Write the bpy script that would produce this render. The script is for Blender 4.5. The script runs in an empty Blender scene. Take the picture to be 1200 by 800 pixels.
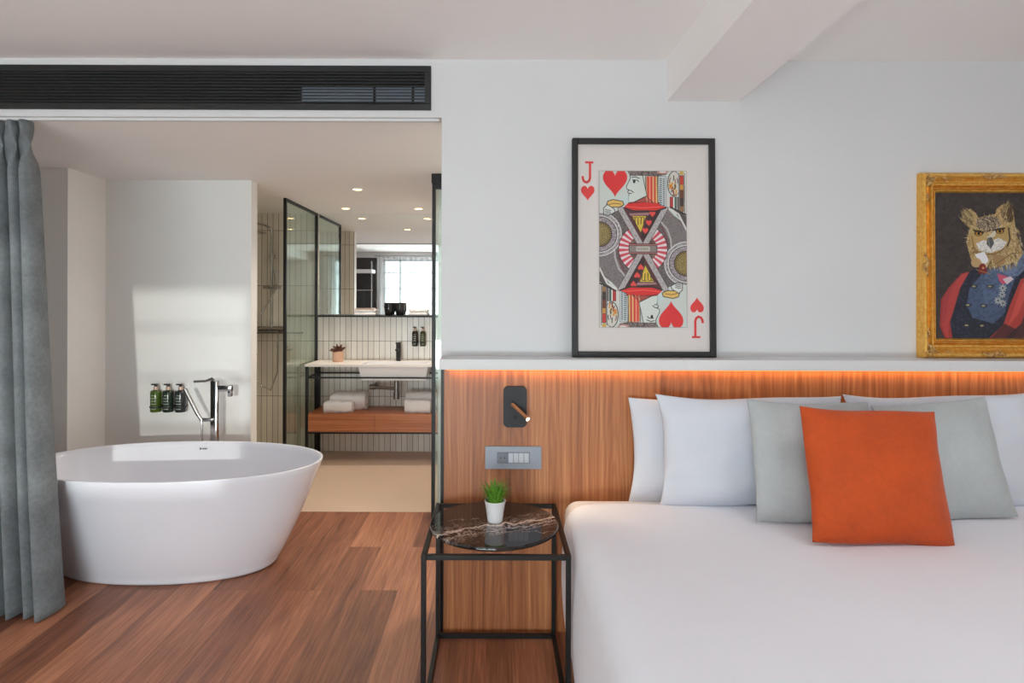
import bpy, bmesh, math, random
import numpy as np
from mathutils import Vector, Matrix
R = math.radians
scene = bpy.context.scene
COL = scene.collection

# ---------------------------------------------------------------- camera, world, sun, area light, exposure
cam_d = bpy.data.cameras.new('camera'); cam = bpy.data.objects.new('camera', cam_d); COL.objects.link(cam)
cam.location = (0, 0, 1.487)
cam.rotation_euler = (R(90), R(-0.18), 0)
cam_d.sensor_width = 36; cam_d.lens = 717/1200*36
cam_d.shift_x = (600-581)/1200; cam_d.shift_y = (353-400)/1200
cam_d.clip_start = 0.02
scene.camera = cam
scene.view_settings.view_transform = 'Standard'
scene.view_settings.look = 'None'
scene.view_settings.gamma = 1
scene.view_settings.use_curve_mapping = False
scene.view_settings.exposure = -0.45
scene.cycles.max_bounces = 16; scene.cycles.diffuse_bounces = 9; scene.cycles.glossy_bounces = 8; scene.cycles.transparent_max_bounces = 24
scene.cycles.sample_clamp_indirect = 6.0

world = bpy.data.worlds.new('world'); scene.world = world; world.use_nodes = True
world.node_tree.nodes['Background'].inputs[0].default_value = (0.80, 0.90, 1.0, 1)
world.node_tree.nodes['Background'].inputs[1].default_value = 2.2

def lamp(name, kind, loc, energy, color=(1,1,1), direction=None, **kw):
    d = bpy.data.lights.new(name, kind); d.energy = energy; d.color = color
    for k, v in kw.items(): setattr(d, k, v)
    o = bpy.data.objects.new(name, d); COL.objects.link(o); o.location = loc
    if direction: o.rotation_euler = Vector(direction).to_track_quat('-Z', 'Y').to_euler()
    return o
lamp('sun', 'SUN', (2, -8, 4), 2.3, (1.0, 0.97, 0.92), (-0.30, 1, -0.13), angle=R(1.0))
lamp('window_daylight', 'AREA', (-1.18, -2.42, 1.27), 52, (0.86, 0.94, 1.0), (0, 1, 0.1), shape='RECTANGLE', size=2.85, size_y=2.36)
lamp('upward_fill', 'AREA', (-1.18, -2.46, 0.55), 245, (0.88, 0.95, 1.0), (0, 1.2, 1), shape='RECTANGLE', size=2.8, size_y=0.6)  # added lamp aimed up, stands in for daylight bouncing onto the ceilings
lamp('upward_fill_right', 'AREA', (2.6, -2.46, 0.55), 28, (0.88, 0.95, 1.0), (0, 0.8, 1), shape='RECTANGLE', size=2.1, size_y=0.6)  # added weaker lamp aimed up, soft fill from the right
lamp('corridor_lamp', 'AREA', (0.30, 3.62, 2.33), 22, (1.0, 0.92, 0.82), (0, 0, -1), shape='DISK', size=0.3)  # added unseen fill without a fixture, brightens the bath area
lamp('bedroom_ceiling_lamp', 'AREA', (1.7, 1.0, 2.60), 15, (0.95, 0.97, 1.0), (0, -0.1, -1), shape='DISK', size=0.9)  # added fill out of view, brightens the top of the bed

# ---------------------------------------------------------------- colour + materials
def lin(c):
    return tuple(((v/255)/12.92 if v/255 <= 0.04045 else ((v/255+0.055)/1.055)**2.4) for v in c)
def S(r, g, b): return lin((r, g, b)) + (1.0,)
class NT:
    def __init__(s, name):
        s.m = bpy.data.materials.new(name); s.m.use_nodes = True
        s.t = s.m.node_tree; s.b = s.t.nodes['Principled BSDF']; s.out = s.t.nodes['Material Output']
    def n(s, kind, **kw):
        nd = s.t.nodes.new(kind)
        for k, v in kw.items(): setattr(nd, k, v)
        return nd
    def l(s, a, b): s.t.links.new(a, b)
    def val(s, sock, v):
        if hasattr(v, 'is_linked') or isinstance(v, bpy.types.NodeSocket): s.l(v, sock)
        else: sock.default_value = v
    def math(s, op, a, b=0.0, c=0.0):
        nd = s.n('ShaderNodeMath', operation=op)
        s.val(nd.inputs[0], a); s.val(nd.inputs[1], b); s.val(nd.inputs[2], c)
        return nd.outputs[0]
    def xyz(s):
        tc = s.n('ShaderNodeTexCoord'); sp = s.n('ShaderNodeSeparateXYZ'); s.l(tc.outputs['Object'], sp.inputs[0])
        return sp.outputs[0], sp.outputs[1], sp.outputs[2]
    def comb(s, x, y, z):
        c = s.n('ShaderNodeCombineXYZ')
        for i, v in enumerate((x, y, z)): s.val(c.inputs[i], v)
        return c.outputs[0]
    def noise(s, vec, scale, detail=4, rough=0.55, dist=0.0):
        nd = s.n('ShaderNodeTexNoise'); nd.inputs['Scale'].default_value = scale
        nd.inputs['Detail'].default_value = detail; nd.inputs['Roughness'].default_value = rough
        nd.inputs['Distortion'].default_value = dist
        if vec is not None: s.l(vec, nd.inputs['Vector'])
        return nd.outputs['Fac']
    def ramp(s, fac, stops, interp='LINEAR'):
        r = s.n('ShaderNodeValToRGB'); r.color_ramp.interpolation = interp
        e = r.color_ramp.elements
        while len(e) < len(stops): e.new(0.5)
        for i, (p, c) in enumerate(stops): e[i].position = p; e[i].color = c
        s.l(fac, r.inputs[0]); return r.outputs[0]
    def mix(s, fac, a, b, mode='MIX'):
        nd = s.n('ShaderNodeMix', data_type='RGBA', blend_type=mode)
        s.val(nd.inputs[0], fac); s.val(nd.inputs[6], a); s.val(nd.inputs[7], b)
        return nd.outputs[2]
    def bump(s, h, strength=0.2, dist=0.01):
        b = s.n('ShaderNodeBump'); b.inputs['Strength'].default_value = strength; b.inputs['Distance'].default_value = dist
        s.l(h, b.inputs['Height']); s.l(b.outputs[0], s.b.inputs['Normal'])
    def set(s, **kw):
        for k, v in kw.items(): s.val(s.b.inputs[k.replace('_', ' ')], v)
        return s.m
def obj_vec(t):
    return t.n('ShaderNodeTexCoord').outputs['Object']
def plain(name, col, rough=0.5, metal=0.0, var=0.04, scale=30, bump=0.0, **kw):
    t = NT(name); f = t.noise(obj_vec(t), scale)
    lo = tuple(max(0, c*(1-var)) for c in col[:3]) + (1,); hi = tuple(min(1, c*(1+var)) for c in col[:3]) + (1,)
    t.l(t.ramp(f, [(0.3, lo), (0.7, hi)]), t.b.inputs['Base Color'])
    t.set(Roughness=rough, Metallic=metal, **kw)
    if bump: t.bump(f, bump, 0.005)
    return t.m

M = {}
M['wall'] = plain('painted_wall', S(234, 233, 232), 0.55, var=0.012, scale=3)
M['wall_grey'] = plain('pale_grey_paint', S(214, 214, 215), 0.55, var=0.012, scale=3)
M['wall_white'] = plain('bright_white_paint', S(246, 245, 243), 0.6, var=0.01, scale=3)
M['wall_gloss'] = plain('polished_plaster', S(238, 239, 237), 0.35, var=0.012, scale=3)
M['ceiling'] = plain('painted_ceiling', S(246, 243, 241), 0.8, var=0.01, scale=2)
M['ledge'] = plain('white_ledge', S(218, 218, 218), 0.45, var=0.01, scale=4)
M['black'] = plain('black_metal', S(24, 23, 23), 0.42, metal=0.3, var=0.1)
M['blackmat'] = plain('matte_black', S(30, 30, 33), 0.55, var=0.1)
M['grille'] = plain('grille_black', S(30, 30, 30), 0.45, var=0.15)
M['dark'] = plain('duct_dark', S(5, 5, 5), 0.9)
M['flap'] = plain('flap_blue_grey', S(92, 102, 114), 0.4, metal=0.3)
M['tub'] = plain('tub_white', S(240, 242, 250), 0.16, var=0.006, scale=2)
M['chrome'] = plain('chrome', S(190, 188, 186), 0.12, metal=1.0, var=0.02)
M['steel'] = plain('brushed_steel', S(140, 138, 136), 0.3, metal=1.0, var=0.05)
M['silver'] = plain('silver_plastic', S(142, 147, 156), 0.42, metal=0.25, var=0.02)
M['silver_lt'] = plain('switch_key', S(176, 178, 184), 0.35, metal=0.3, var=0.02)
M['silver_dk'] = plain('socket_grey', S(112, 115, 122), 0.45, metal=0.2, var=0.02)
M['copper'] = plain('copper_rod', S(168, 128, 96), 0.35, metal=0.7, var=0.05)
M['ceramic'] = plain('white_ceramic', S(238, 238, 240), 0.3, var=0.01)
M['counter'] = plain('white_stone_counter', S(232, 226, 220), 0.3, var=0.02, scale=12)
M['terra'] = plain('pinkish_clay', S(205, 165, 140), 0.7, var=0.06)
M['beige_floor'] = plain('beige_microcement', S(212, 188, 166), 0.4, var=0.02, scale=4)
M['towel'] = plain('white_terry', S(232, 230, 230), 0.95, var=0.03, scale=250, bump=0.6)
M['linen'] = plain('white_cotton', S(243, 245, 252), 0.85, var=0.008, scale=5)
M['smoke'] = plain('smoked_glass', S(26, 25, 27), 0.12, var=0.1)
M['band'] = plain('brown_card', S(190, 140, 100), 0.7, var=0.1)
M['soap_green'] = plain('green_bottle', S(70, 92, 32), 0.2, var=0.12)
M['soap_dark'] = plain('dark_green_bottle', S(38, 52, 42), 0.2, var=0.12)
M['soap_black'] = plain('slate_bottle', S(42, 47, 48), 0.2, var=0.12)
M['soap_brown'] = plain('brown_bottle', S(40, 34, 28), 0.2, var=0.12)
M['soap_olive'] = plain('olive_bottle', S(62, 64, 30), 0.2, var=0.12)
M['label'] = plain('pale_print', S(150, 160, 148), 0.6, var=0.2)
M['collar'] = plain('pump_collar', S(205, 178, 160), 0.35, metal=0.3)
M['plaster_dark'] = plain('dark_slats', S(58, 55, 55), 0.6, var=0.1)
M['soil'] = plain('soil', S(50, 38, 28), 0.9)
M['concrete'] = plain('balcony_render', S(200, 198, 192), 0.8)
M['mat'] = plain('print_paper', S(214, 207, 203), 0.6, var=0.01)
M['red_ink'] = plain('red_ink', S(214, 60, 58), 0.6, var=0.05, scale=60)
M['frame_black'] = plain('black_frame_wood', S(30, 28, 27), 0.45, var=0.15, scale=60)
M['pillowcase'] = plain('pillowcase_cotton', S(211, 214, 222), 0.85, var=0.012, scale=7, bump=0.9)
M['mattress'] = plain('mattress_sheet', S(232, 228, 226), 0.85, var=0.01)

def emit(name, col, strength):
    t = NT(name); t.set(Emission_Color=col, Emission_Strength=strength, Base_Color=col); return t.m
M['led'] = emit('led_orange', S(255, 160, 70), 1.6)
M['lens'] = emit('warm_lens', S(255, 214, 160), 9)
M['tip'] = emit('lamp_tip', S(255, 225, 185), 14)

def velvet(name, col, var=0.14):
    t = NT(name); v = obj_vec(t)
    f = t.math('ADD', t.math('MULTIPLY', t.noise(v, 9, 5), 0.6), t.math('MULTIPLY', t.noise(v, 60, 3), 0.4))
    lo = tuple(c*(1-var) for c in col[:3])+(1,); hi = tuple(min(1, c*(1+var)) for c in col[:3])+(1,)
    t.l(t.ramp(f, [(0.35, lo), (0.65, hi)]), t.b.inputs['Base Color'])
    t.set(Roughness=0.8, Sheen_Weight=0.22, Sheen_Roughness=0.4)
    t.bump(t.noise(v, 25, 4), 0.15, 0.01)
    return t.m
M['orange'] = velvet('orange_velvet', S(186, 70, 8), 0.12)
M['grey_velvet'] = velvet('grey_velvet', S(176, 180, 180), 0.06)
M['curtain'] = velvet('curtain_velvet', S(112, 118, 121), 0.24)

def wood_floor():
    t = NT('walnut_planks'); x, y, z = t.xyz()
    br = t.n('ShaderNodeTexBrick', offset=0.37, offset_frequency=2, squash=1.0)
    t.l(t.comb(t.math('ADD', y, 20.3), t.math('ADD', x, 20.07), 0.0), br.inputs['Vector'])
    for k, v in dict(Scale=1.0).items(): br.inputs[k].default_value = v
    br.inputs['Brick Width'].default_value = 1.5; br.inputs['Row Height'].default_value = 0.19
    br.inputs['Mortar Size'].default_value = 0.0012; br.inputs['Mortar Smooth'].default_value = 0.3
    br.inputs['Color1'].default_value = (0, 0, 0, 1); br.inputs['Color2'].default_value = (1, 1, 1, 1)
    br.inputs['Mortar'].default_value = (0.5, 0.5, 0.5, 1)
    sep = t.n('ShaderNodeSeparateColor'); t.l(br.outputs['Color'], sep.inputs[0])
    rnd = sep.outputs[0]
    off = t.math('MULTIPLY', rnd, 37.0)
    g1 = t.noise(t.comb(t.math('MULTIPLY', x, 26.0), t.math('MULTIPLY', y, 1.6), off), 1.0, 6, 0.62, 0.6)
    g2 = t.noise(t.comb(t.math('MULTIPLY', x, 120.0), t.math('MULTIPLY', y, 4.0), off), 1.0, 3, 0.6)
    g3 = t.noise(t.comb(t.math('MULTIPLY', x, 5.0), t.math('MULTIPLY', y, 0.9), off), 1.0, 3, 0.5)
    f = t.math('ADD', t.math('ADD', t.math('MULTIPLY', g1, 0.52), t.math('MULTIPLY', g2, 0.36)), t.math('MULTIPLY', g3, 0.22))
    f = t.math('ADD', t.math('SUBTRACT', f, 0.05), t.math('MULTIPLY', t.math('SUBTRACT', rnd, 0.5), 0.19))
    c = t.ramp(f, [(0.30, S(96, 56, 40)), (0.5, S(150, 95, 68)), (0.70, S(194, 132, 98))])
    c = t.mix(t.math('MULTIPLY', br.outputs['Fac'], 0.65), c, S(62, 36, 26))
    t.l(c, t.b.inputs['Base Color']); t.set(Roughness=t.math('ADD', 0.3, t.math('MULTIPLY', g1, 0.2)))
    t.bump(g2, 0.06, 0.003)
    return t.m
M['floor'] = wood_floor()

def veneer(name, c0, c1, c2, board=0.28, x_off=0.0, ring=30.0, axis='z'):
    t = NT(name); x, y, z = t.xyz()
    if axis == 'x': x, z = z, x
    xs = t.math('DIVIDE', t.math('ADD', x, x_off), board)
    idx = t.math('FLOOR', xs); fr = t.math('SUBTRACT', t.math('FRACT', xs), 0.5)
    wn = t.n('ShaderNodeTexWhiteNoise', noise_dimensions='1D'); t.l(idx, wn.inputs['W'])
    rv = wn.outputs['Value']
    zc = t.math('SUBTRACT', z, t.math('SUBTRACT', t.math('MULTIPLY', rv, 1.1), 0.2))
    xx = t.math('MULTIPLY', t.math('ADD', fr, t.math('MULTIPLY', t.math('SUBTRACT', rv, 0.5), 0.35)), board)
    wob = t.noise(t.comb(t.math('MULTIPLY', x, 5.0), t.math('MULTIPLY', z, 1.6), t.math('MULTIPLY', idx, 7.7)), 1.0, 3)
    wob = t.math('MULTIPLY', t.math('SUBTRACT', wob, 0.5), 0.06)
    d = t.math('SQRT', t.math('ADD', t.math('POWER', t.math('ABSOLUTE', xx), 2.0), t.math('POWER', t.math('MULTIPLY', t.math('ABSOLUTE', zc), 0.09), 2.0)))
    d = t.math('ADD', d, wob)
    rings = t.math('ADD', 0.5, t.math('MULTIPLY', t.math('SINE', t.math('MULTIPLY', d, 6.283*ring*2)), 0.5))
    fine = t.noise(t.comb(t.math('MULTIPLY', x, 190.0), t.math('MULTIPLY', z, 2.2), idx), 1.0, 3, 0.6)
    mid = t.noise(t.comb(t.math('MULTIPLY', x, 42.0), t.math('MULTIPLY', z, 0.8), idx), 1.0, 3, 0.55)
    f = t.math('ADD', t.math('ADD', t.math('MULTIPLY', rings, 0.055), t.math('MULTIPLY', fine, 0.36)), t.math('MULTIPLY', mid, 0.585))
    f = t.math('ADD', f, t.math('MULTIPLY', t.math('SUBTRACT', rv, 0.5), 0.10))
    t.l(t.ramp(f, [(0.32, c0), (0.5, c1), (0.68, c2)]), t.b.inputs['Base Color'])
    t.set(Roughness=0.42); t.bump(fine, 0.05, 0.002)
    return t.m
M['veneer'] = veneer('walnut_veneer', S(120, 70, 40), S(164, 100, 58), S(196, 134, 86), x_off=0.18)
M['drawer_wood'] = veneer('drawer_walnut', S(132, 74, 44), S(178, 108, 68), S(204, 138, 94), board=0.5, axis='x')

def tile(name, axis):
    t = NT(name); x, y, z = t.xyz()
    u = x if axis == 'x' else y
    br = t.n('ShaderNodeTexBrick', offset=0.0, squash=1.0)
    t.l(t.comb(t.math('ADD', u, 20.02), t.math('ADD', z, 0.545*20-1.09), 0.0), br.inputs['Vector'])
    br.inputs['Scale'].default_value = 1.0
    br.inputs['Brick Width'].default_value = 0.0555; br.inputs['Row Height'].default_value = 0.545
    br.inputs['Mortar Size'].default_value = 0.0022; br.inputs['Mortar Smooth'].default_value = 0.1
    br.inputs['Color1'].default_value = S(240, 237, 230); br.inputs['Color2'].default_value = S(226, 222, 214)
    br.inputs['Mortar'].default_value = S(96, 92, 87)
    n = t.noise(t.comb(t.math('MULTIPLY', x, 9.0), t.math('MULTIPLY', y, 9.0), t.math('MULTIPLY', z, 3.0)), 1.0, 3)
    c = t.mix(0.5, br.outputs['Color'], t.ramp(n, [(0.3, S(232, 228, 222)), (0.7, S(255, 255, 252))]), 'MULTIPLY')
    t.l(c, t.b.inputs['Base Color']); t.set(Roughness=0.25)
    t.bump(t.math('SUBTRACT', 1.0, br.outputs['Fac']), 0.3, 0.003)
    return t.m
M['tile_x'] = tile('stacked_tile', 'x'); M['tile_y'] = tile('stacked_tile_side', 'y')

def marble():
    t = NT('black_marble'); v = obj_vec(t); x, y, z = t.xyz()
    w = t.noise(v, 5.0, 6, 0.65, 0.6); patch = t.noise(v, 8.0, 4, 0.6)
    f = None
    for slope, off, wid, lo in ((0.40, -0.03, 0.0115, 0.05), (0.50, -0.095, 0.0075, 0.40), (0.34, 0.045, 0.0040, 0.46), (0.62, -0.160, 0.0040, 0.42), (0.15, -0.13, 0.0035, 0.45)):
        d = t.math('SUBTRACT', y, t.math('ADD', t.math('MULTIPLY', x, slope), t.math('ADD', t.math('MULTIPLY', t.math('SUBTRACT', w, 0.5), 0.26), off)))
        k = t.math('MULTIPLY', t.math('MINIMUM', t.math('MAXIMUM', t.math('SUBTRACT', patch, lo), 0.0), 0.45), 2.2)
        vein = t.math('SUBTRACT', 1.0, t.math('DIVIDE', t.math('ABSOLUTE', d), t.math('ADD', t.math('MULTIPLY', k, wid), 0.0002)))
        vein = t.math('MAXIMUM', t.math('MINIMUM', t.math('MULTIPLY', vein, 2.0), 1.0), 0.0)
        f = vein if f is None else t.math('MAXIMUM', f, vein)
    fine = t.noise(v, 17.0, 6, 0.7, 1.5)
    fv = t.math('MAXIMUM', t.math('SUBTRACT', 1.0, t.math('MULTIPLY', t.math('ABSOLUTE', t.math('SUBTRACT', fine, 0.5)), 28.0)), 0.0)
    band = t.math('MAXIMUM', t.math('SUBTRACT', 1.0, t.math('MULTIPLY', t.math('ABSOLUTE', t.math('SUBTRACT', y, t.math('ADD', t.math('MULTIPLY', x, 0.42), -0.06))), 9.0)), 0.0)
    f = t.math('MINIMUM', t.math('ADD', f, t.math('MULTIPLY', fv, band)), 1.0)
    grain = t.noise(v, 40.0, 3)
    c = t.mix(t.math('MULTIPLY', f, t.math('ADD', 0.45, grain)), t.ramp(patch, [(0.3, S(24, 20, 19)), (0.7, S(50, 40, 36))]), S(226, 206, 192))
    t.l(c, t.b.inputs['Base Color']); t.set(Roughness=0.05)
    return t.m
M['marble'] = marble()

def glass(name, tint, refl=0.12):
    t = NT(name)
    tr = t.n('ShaderNodeBsdfTransparent'); tr.inputs[0].default_value = tint
    gl = t.n('ShaderNodeBsdfGlossy'); gl.inputs['Roughness'].default_value = 0.02; gl.inputs['Color'].default_value = (0.9, 1, 0.95, 1)
    lw = t.n('ShaderNodeFresnel'); ge = t.n('ShaderNodeNewGeometry')
    t.l(t.math('SUBTRACT', 1.5, t.math('MULTIPLY', ge.outputs['Backfacing'], 1.5-1/1.5)), lw.inputs['IOR'])
    mx = t.n('ShaderNodeMixShader')
    t.l(t.math('MINIMUM', t.math('ADD', t.math('MULTIPLY', lw.outputs[0], 1.0), refl), 1.0), mx.inputs[0])
    t.l(tr.outputs[0], mx.inputs[1]); t.l(gl.outputs[0], mx.inputs[2]); t.l(mx.outputs[0], t.out.inputs[0])
    return t.m
M['glass'] = glass('shower_glass', (0.88, 0.925, 0.90, 1), 0.03)
M['pane'] = glass('clear_pane', (0.96, 0.98, 0.97, 1), 0.0)
t = NT('mirror_silver'); gl = t.n('ShaderNodeBsdfGlossy'); gl.inputs['Roughness'].default_value = 0.0; gl.inputs['Color'].default_value = (0.90, 0.92, 0.90, 1)
t.l(gl.outputs[0], t.out.inputs[0]); M['mirror'] = t.m
t = NT('sheer_voile'); tr = t.n('ShaderNodeBsdfTransparent'); tl = t.n('ShaderNodeBsdfTranslucent'); mx = t.n('ShaderNodeMixShader'); mx.inputs[0].default_value = 0.3
t.l(tr.outputs[0], mx.inputs[1]); t.l(tl.outputs[0], mx.inputs[2]); t.l(mx.outputs[0], t.out.inputs[0]); M['sheer'] = t.m

def gold():
    t = NT('antique_gold'); v = obj_vec(t); f = t.noise(v, 55, 5, 0.65)
    g = t.noise(v, 6, 2)
    c = t.ramp(f, [(0.34, S(214, 156, 66)), (0.5, S(236, 182, 88)), (0.68, S(252, 210, 124))])
    c = t.mix(t.math('MULTIPLY', g, 0.3), c, S(222, 160, 60))
    t.l(c, t.b.inputs['Base Color']); t.set(Roughness=0.27, Metallic=0.6); t.bump(f, 0.05, 0.002)
    return t.m
M['gold'] = gold()
t = NT('old_gold_relief'); f = t.noise(obj_vec(t), 120, 5, 0.7)
t.l(t.ramp(f, [(0.38, S(104, 72, 38)), (0.52, S(196, 150, 84)), (0.68, S(246, 214, 146))]), t.b.inputs['Base Color'])
t.set(Roughness=0.45, Metallic=0.3); t.bump(f, 0.6, 0.005); M['gold_relief'] = t.m
def grass_mat(name, a, b, c):
    t = NT(name); x, y, z = t.xyz()
    f = t.math('ADD', t.math('MULTIPLY', t.noise(obj_vec(t), 90, 2), 0.8), 0.1)
    t.l(t.ramp(f, [(0.3, a), (0.55, b), (0.75, c)]), t.b.inputs['Base Color']); t.set(Roughness=0.5); return t.m
M['grass'] = grass_mat('grass_leaf', S(60, 110, 30), S(104, 160, 44), S(160, 205, 80))
M['succulent'] = grass_mat('dark_leaf', S(60, 34, 26), S(96, 54, 40), S(120, 80, 60))
t = NT('painted_canvas'); a = t.n('ShaderNodeVertexColor', layer_name='paint'); t.l(a.outputs[0], t.b.inputs['Base Color']); t.set(Roughness=0.55); M['paint'] = t.m

# ---------------------------------------------------------------- mesh helpers
class MB:
    def __init__(s): s.bm = bmesh.new()
    def _xf(s, vs, mat):
        if mat is not None: bmesh.ops.transform(s.bm, matrix=mat, verts=vs)
    def box(s, x0, x1, y0, y1, z0, z1, bevel=0.0, seg=2, mat=None):
        r = bmesh.ops.create_cube(s.bm, size=1.0); vs = r['verts']
        for v in vs: v.co = Vector((x0+(v.co.x+.5)*(x1-x0), y0+(v.co.y+.5)*(y1-y0), z0+(v.co.z+.5)*(z1-z0)))
        if bevel:
            es = list({e for v in vs for e in v.link_edges})
            r2 = bmesh.ops.bevel(s.bm, geom=es, offset=bevel, segments=seg, affect='EDGES', profile=0.5)
            vs = list({v for f in r2['faces'] for v in f.verts} | {v for v in vs if v.is_valid})
        s._xf(vs, mat); return s
    def cyl(s, p0, p1, r, r2=None, seg=20, bevel=0.0):
        p0, p1 = Vector(p0), Vector(p1); d = p1-p0
        m = Matrix.Translation((p0+p1)/2) @ d.to_track_quat('Z', 'Y').to_matrix().to_4x4()
        rr = bmesh.ops.create_cone(s.bm, cap_ends=True, segments=seg, radius1=r, radius2=r if r2 is None else r2, depth=d.length, matrix=m)
        return s
    def sph(s, c, r, scale=(1, 1, 1), u=16, v=10, mat=None):
        m = Matrix.Translation(c) @ (mat or Matrix()) @ Matrix.Diagonal((*scale, 1))
        bmesh.ops.create_uvsphere(s.bm, u_segments=u, v_segments=v, radius=r, matrix=m); return s
    def lathe(s, prof, c=(0, 0, 0), seg=32):
        c = Vector(c); rings = []
        for r, z in prof:
            if r < 1e-6: rings.append([s.bm.verts.new(c+Vector((0, 0, z)))])
            else: rings.append([s.bm.verts.new(c+Vector((r*math.cos(2*math.pi*i/seg), r*math.sin(2*math.pi*i/seg), z))) for i in range(seg)])
        for a, b in zip(rings, rings[1:]):
            for i in range(seg):
                j = (i+1) % seg
                if len(a) == 1 and len(b) == 1: continue
                if len(a) == 1: s.bm.faces.new((a[0], b[j], b[i]))
                elif len(b) == 1: s.bm.faces.new((a[i], a[j], b[0]))
                else: s.bm.faces.new((a[i], a[j], b[j], b[i]))
        return s
    def tube(s, pts, r, seg=12, caps=True):
        pts = [Vector(p) for p in pts]; rings = []
        up = Vector((0, 0, 1))
        for i, p in enumerate(pts):
            d = (pts[min(i+1, len(pts)-1)] - pts[max(i-1, 0)]).normalized()
            a = d.cross(up)
            if a.length < 1e-3: a = d.cross(Vector((1, 0, 0)))
            a.normalize(); b = a.cross(d)
            if i: # keep frames aligned
                if a.dot(pa) < 0: a, b = -a, -b
            pa = a
            rr = r[i] if isinstance(r, (list, tuple)) else r
            rings.append([s.bm.verts.new(p+a*rr*math.cos(2*math.pi*k/seg)+b*rr*math.sin(2*math.pi*k/seg)) for k in range(seg)])
        for A, B in zip(rings, rings[1:]):
            for k in range(seg): s.bm.faces.new((A[k], A[(k+1) % seg], B[(k+1) % seg], B[k]))
        if caps:
            s.bm.faces.new(rings[0][::-1]); s.bm.faces.new(rings[-1])
        return s
    def loft(s, rings, closed=True, cap0=False, cap1=False):
        R_ = [[s.bm.verts.new(p) for p in r] for r in rings]
        n = len(R_[0])
        for A, B in zip(R_, R_[1:]):
            for k in range(n if closed else n-1): s.bm.faces.new((A[k], A[(k+1) % n], B[(k+1) % n], B[k]))
        if cap0: s.bm.faces.new(R_[0][::-1])
        if cap1: s.bm.faces.new(R_[-1])
        return s
    def prism(s, pts, y0, y1):
        n = len(pts)
        return s.loft([[(x, y1, z) for x, z in pts], [(x, y0, z) for x, z in pts]], True, True, True)
    def build(s, name, mat, parent=None, smooth=None, loc=None, rot=None):
        bmesh.ops.recalc_face_normals(s.bm, faces=s.bm.faces)
        me = bpy.data.meshes.new(name); s.bm.to_mesh(me); s.bm.free()
        for m in (mat if isinstance(mat, list) else [mat]): me.materials.append(m)
        o = bpy.data.objects.new(name, me); COL.objects.link(o)
        if smooth is not None:
            for p in me.polygons: p.use_smooth = True
            if smooth < 180: me.set_sharp_from_angle(angle=R(smooth))
        if loc: o.location = loc
        if rot: o.rotation_euler = rot
        if parent: o.parent = parent
        return o
def tag(o, label, cat, group=None, kind=None):
    o['label'] = label; o['category'] = cat
    if group: o['group'] = group
    if kind: o['kind'] = kind
    return o
def thing(name, loc, label, cat, group=None, rotz=0.0):
    o = bpy.data.objects.new(name, None); COL.objects.link(o); o.location = loc; o.rotation_euler = (0, 0, rotz)
    o.empty_display_size = 0.1
    return tag(o, label, cat, group)
def struct(o, label=None):
    o['kind'] = 'structure'
    if label: o['label'] = label; o['category'] = o.name.split('_')[0]
    return o
def dup(root, loc, label, rotz=None):
    r = root.copy(); COL.objects.link(r); r.location = loc; r['label'] = label
    if rotz is not None: r.rotation_euler[2] = rotz
    for ch in root.children:
        c = ch.copy(); COL.objects.link(c); c.parent = r
        for g in ch.children:
            d = g.copy(); COL.objects.link(d); d.parent = c
    return r

# ---------------------------------------------------------------- room shell
YW = 2.87          # upper headboard wall / lintel plane
YP = 2.755         # wood panel face
XO = -0.256        # right edge of the bathroom opening
XL, XR, YB = -3.4, 4.2, -2.05
ZC, ZB = 2.62, 2.35
YT, YM = 4.39, 6.05
struct(MB().box(XL, XR, YB, 4.316, -0.06, 0).build('floor', M['floor']), 'reddish brown walnut plank floor running towards the bathroom')
struct(MB().box(XL, 1.0, 4.316, 6.2, -0.06, 0.001).build('floor_bath', M['beige_floor']), 'smooth beige bathroom floor beyond the planks')
struct(MB().box(XL, XR, YB-0.15, YW+0.1, ZC, ZC+0.12).build('ceiling', M['ceiling']), 'white bedroom ceiling above the bed')
struct(MB().box(XL, 1.0, YW+0.082, 6.2, ZB, ZB+0.12).build('ceiling_bath', M['ceiling']), 'lower bathroom ceiling with round downlights')
struct(MB().box(0.80, 1.137, YB, YW, 2.428, ZC).build('ceiling_beam', M['ceiling']), 'white ceiling beam running towards the headboard wall')
struct(MB().box(XO, XR, YW, YW+0.12, 0, ZC).build('wall_front', M['wall_grey']), 'white wall above the wooden headboard')
struct(MB().box(XL, XO, YW, YW+0.08, 2.348, ZC).build('wall_lintel', M['wall_grey']), 'white lintel over the bathroom opening holding the grille')
struct(MB().box(XL-0.1, XL, YB-0.15, 6.2, 0, ZC).build('wall_left', M['wall']))
struct(MB().box(XR, XR+0.1, YB-0.15, YW+0.12, 0, ZC).build('wall_right', M['wall']))
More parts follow.
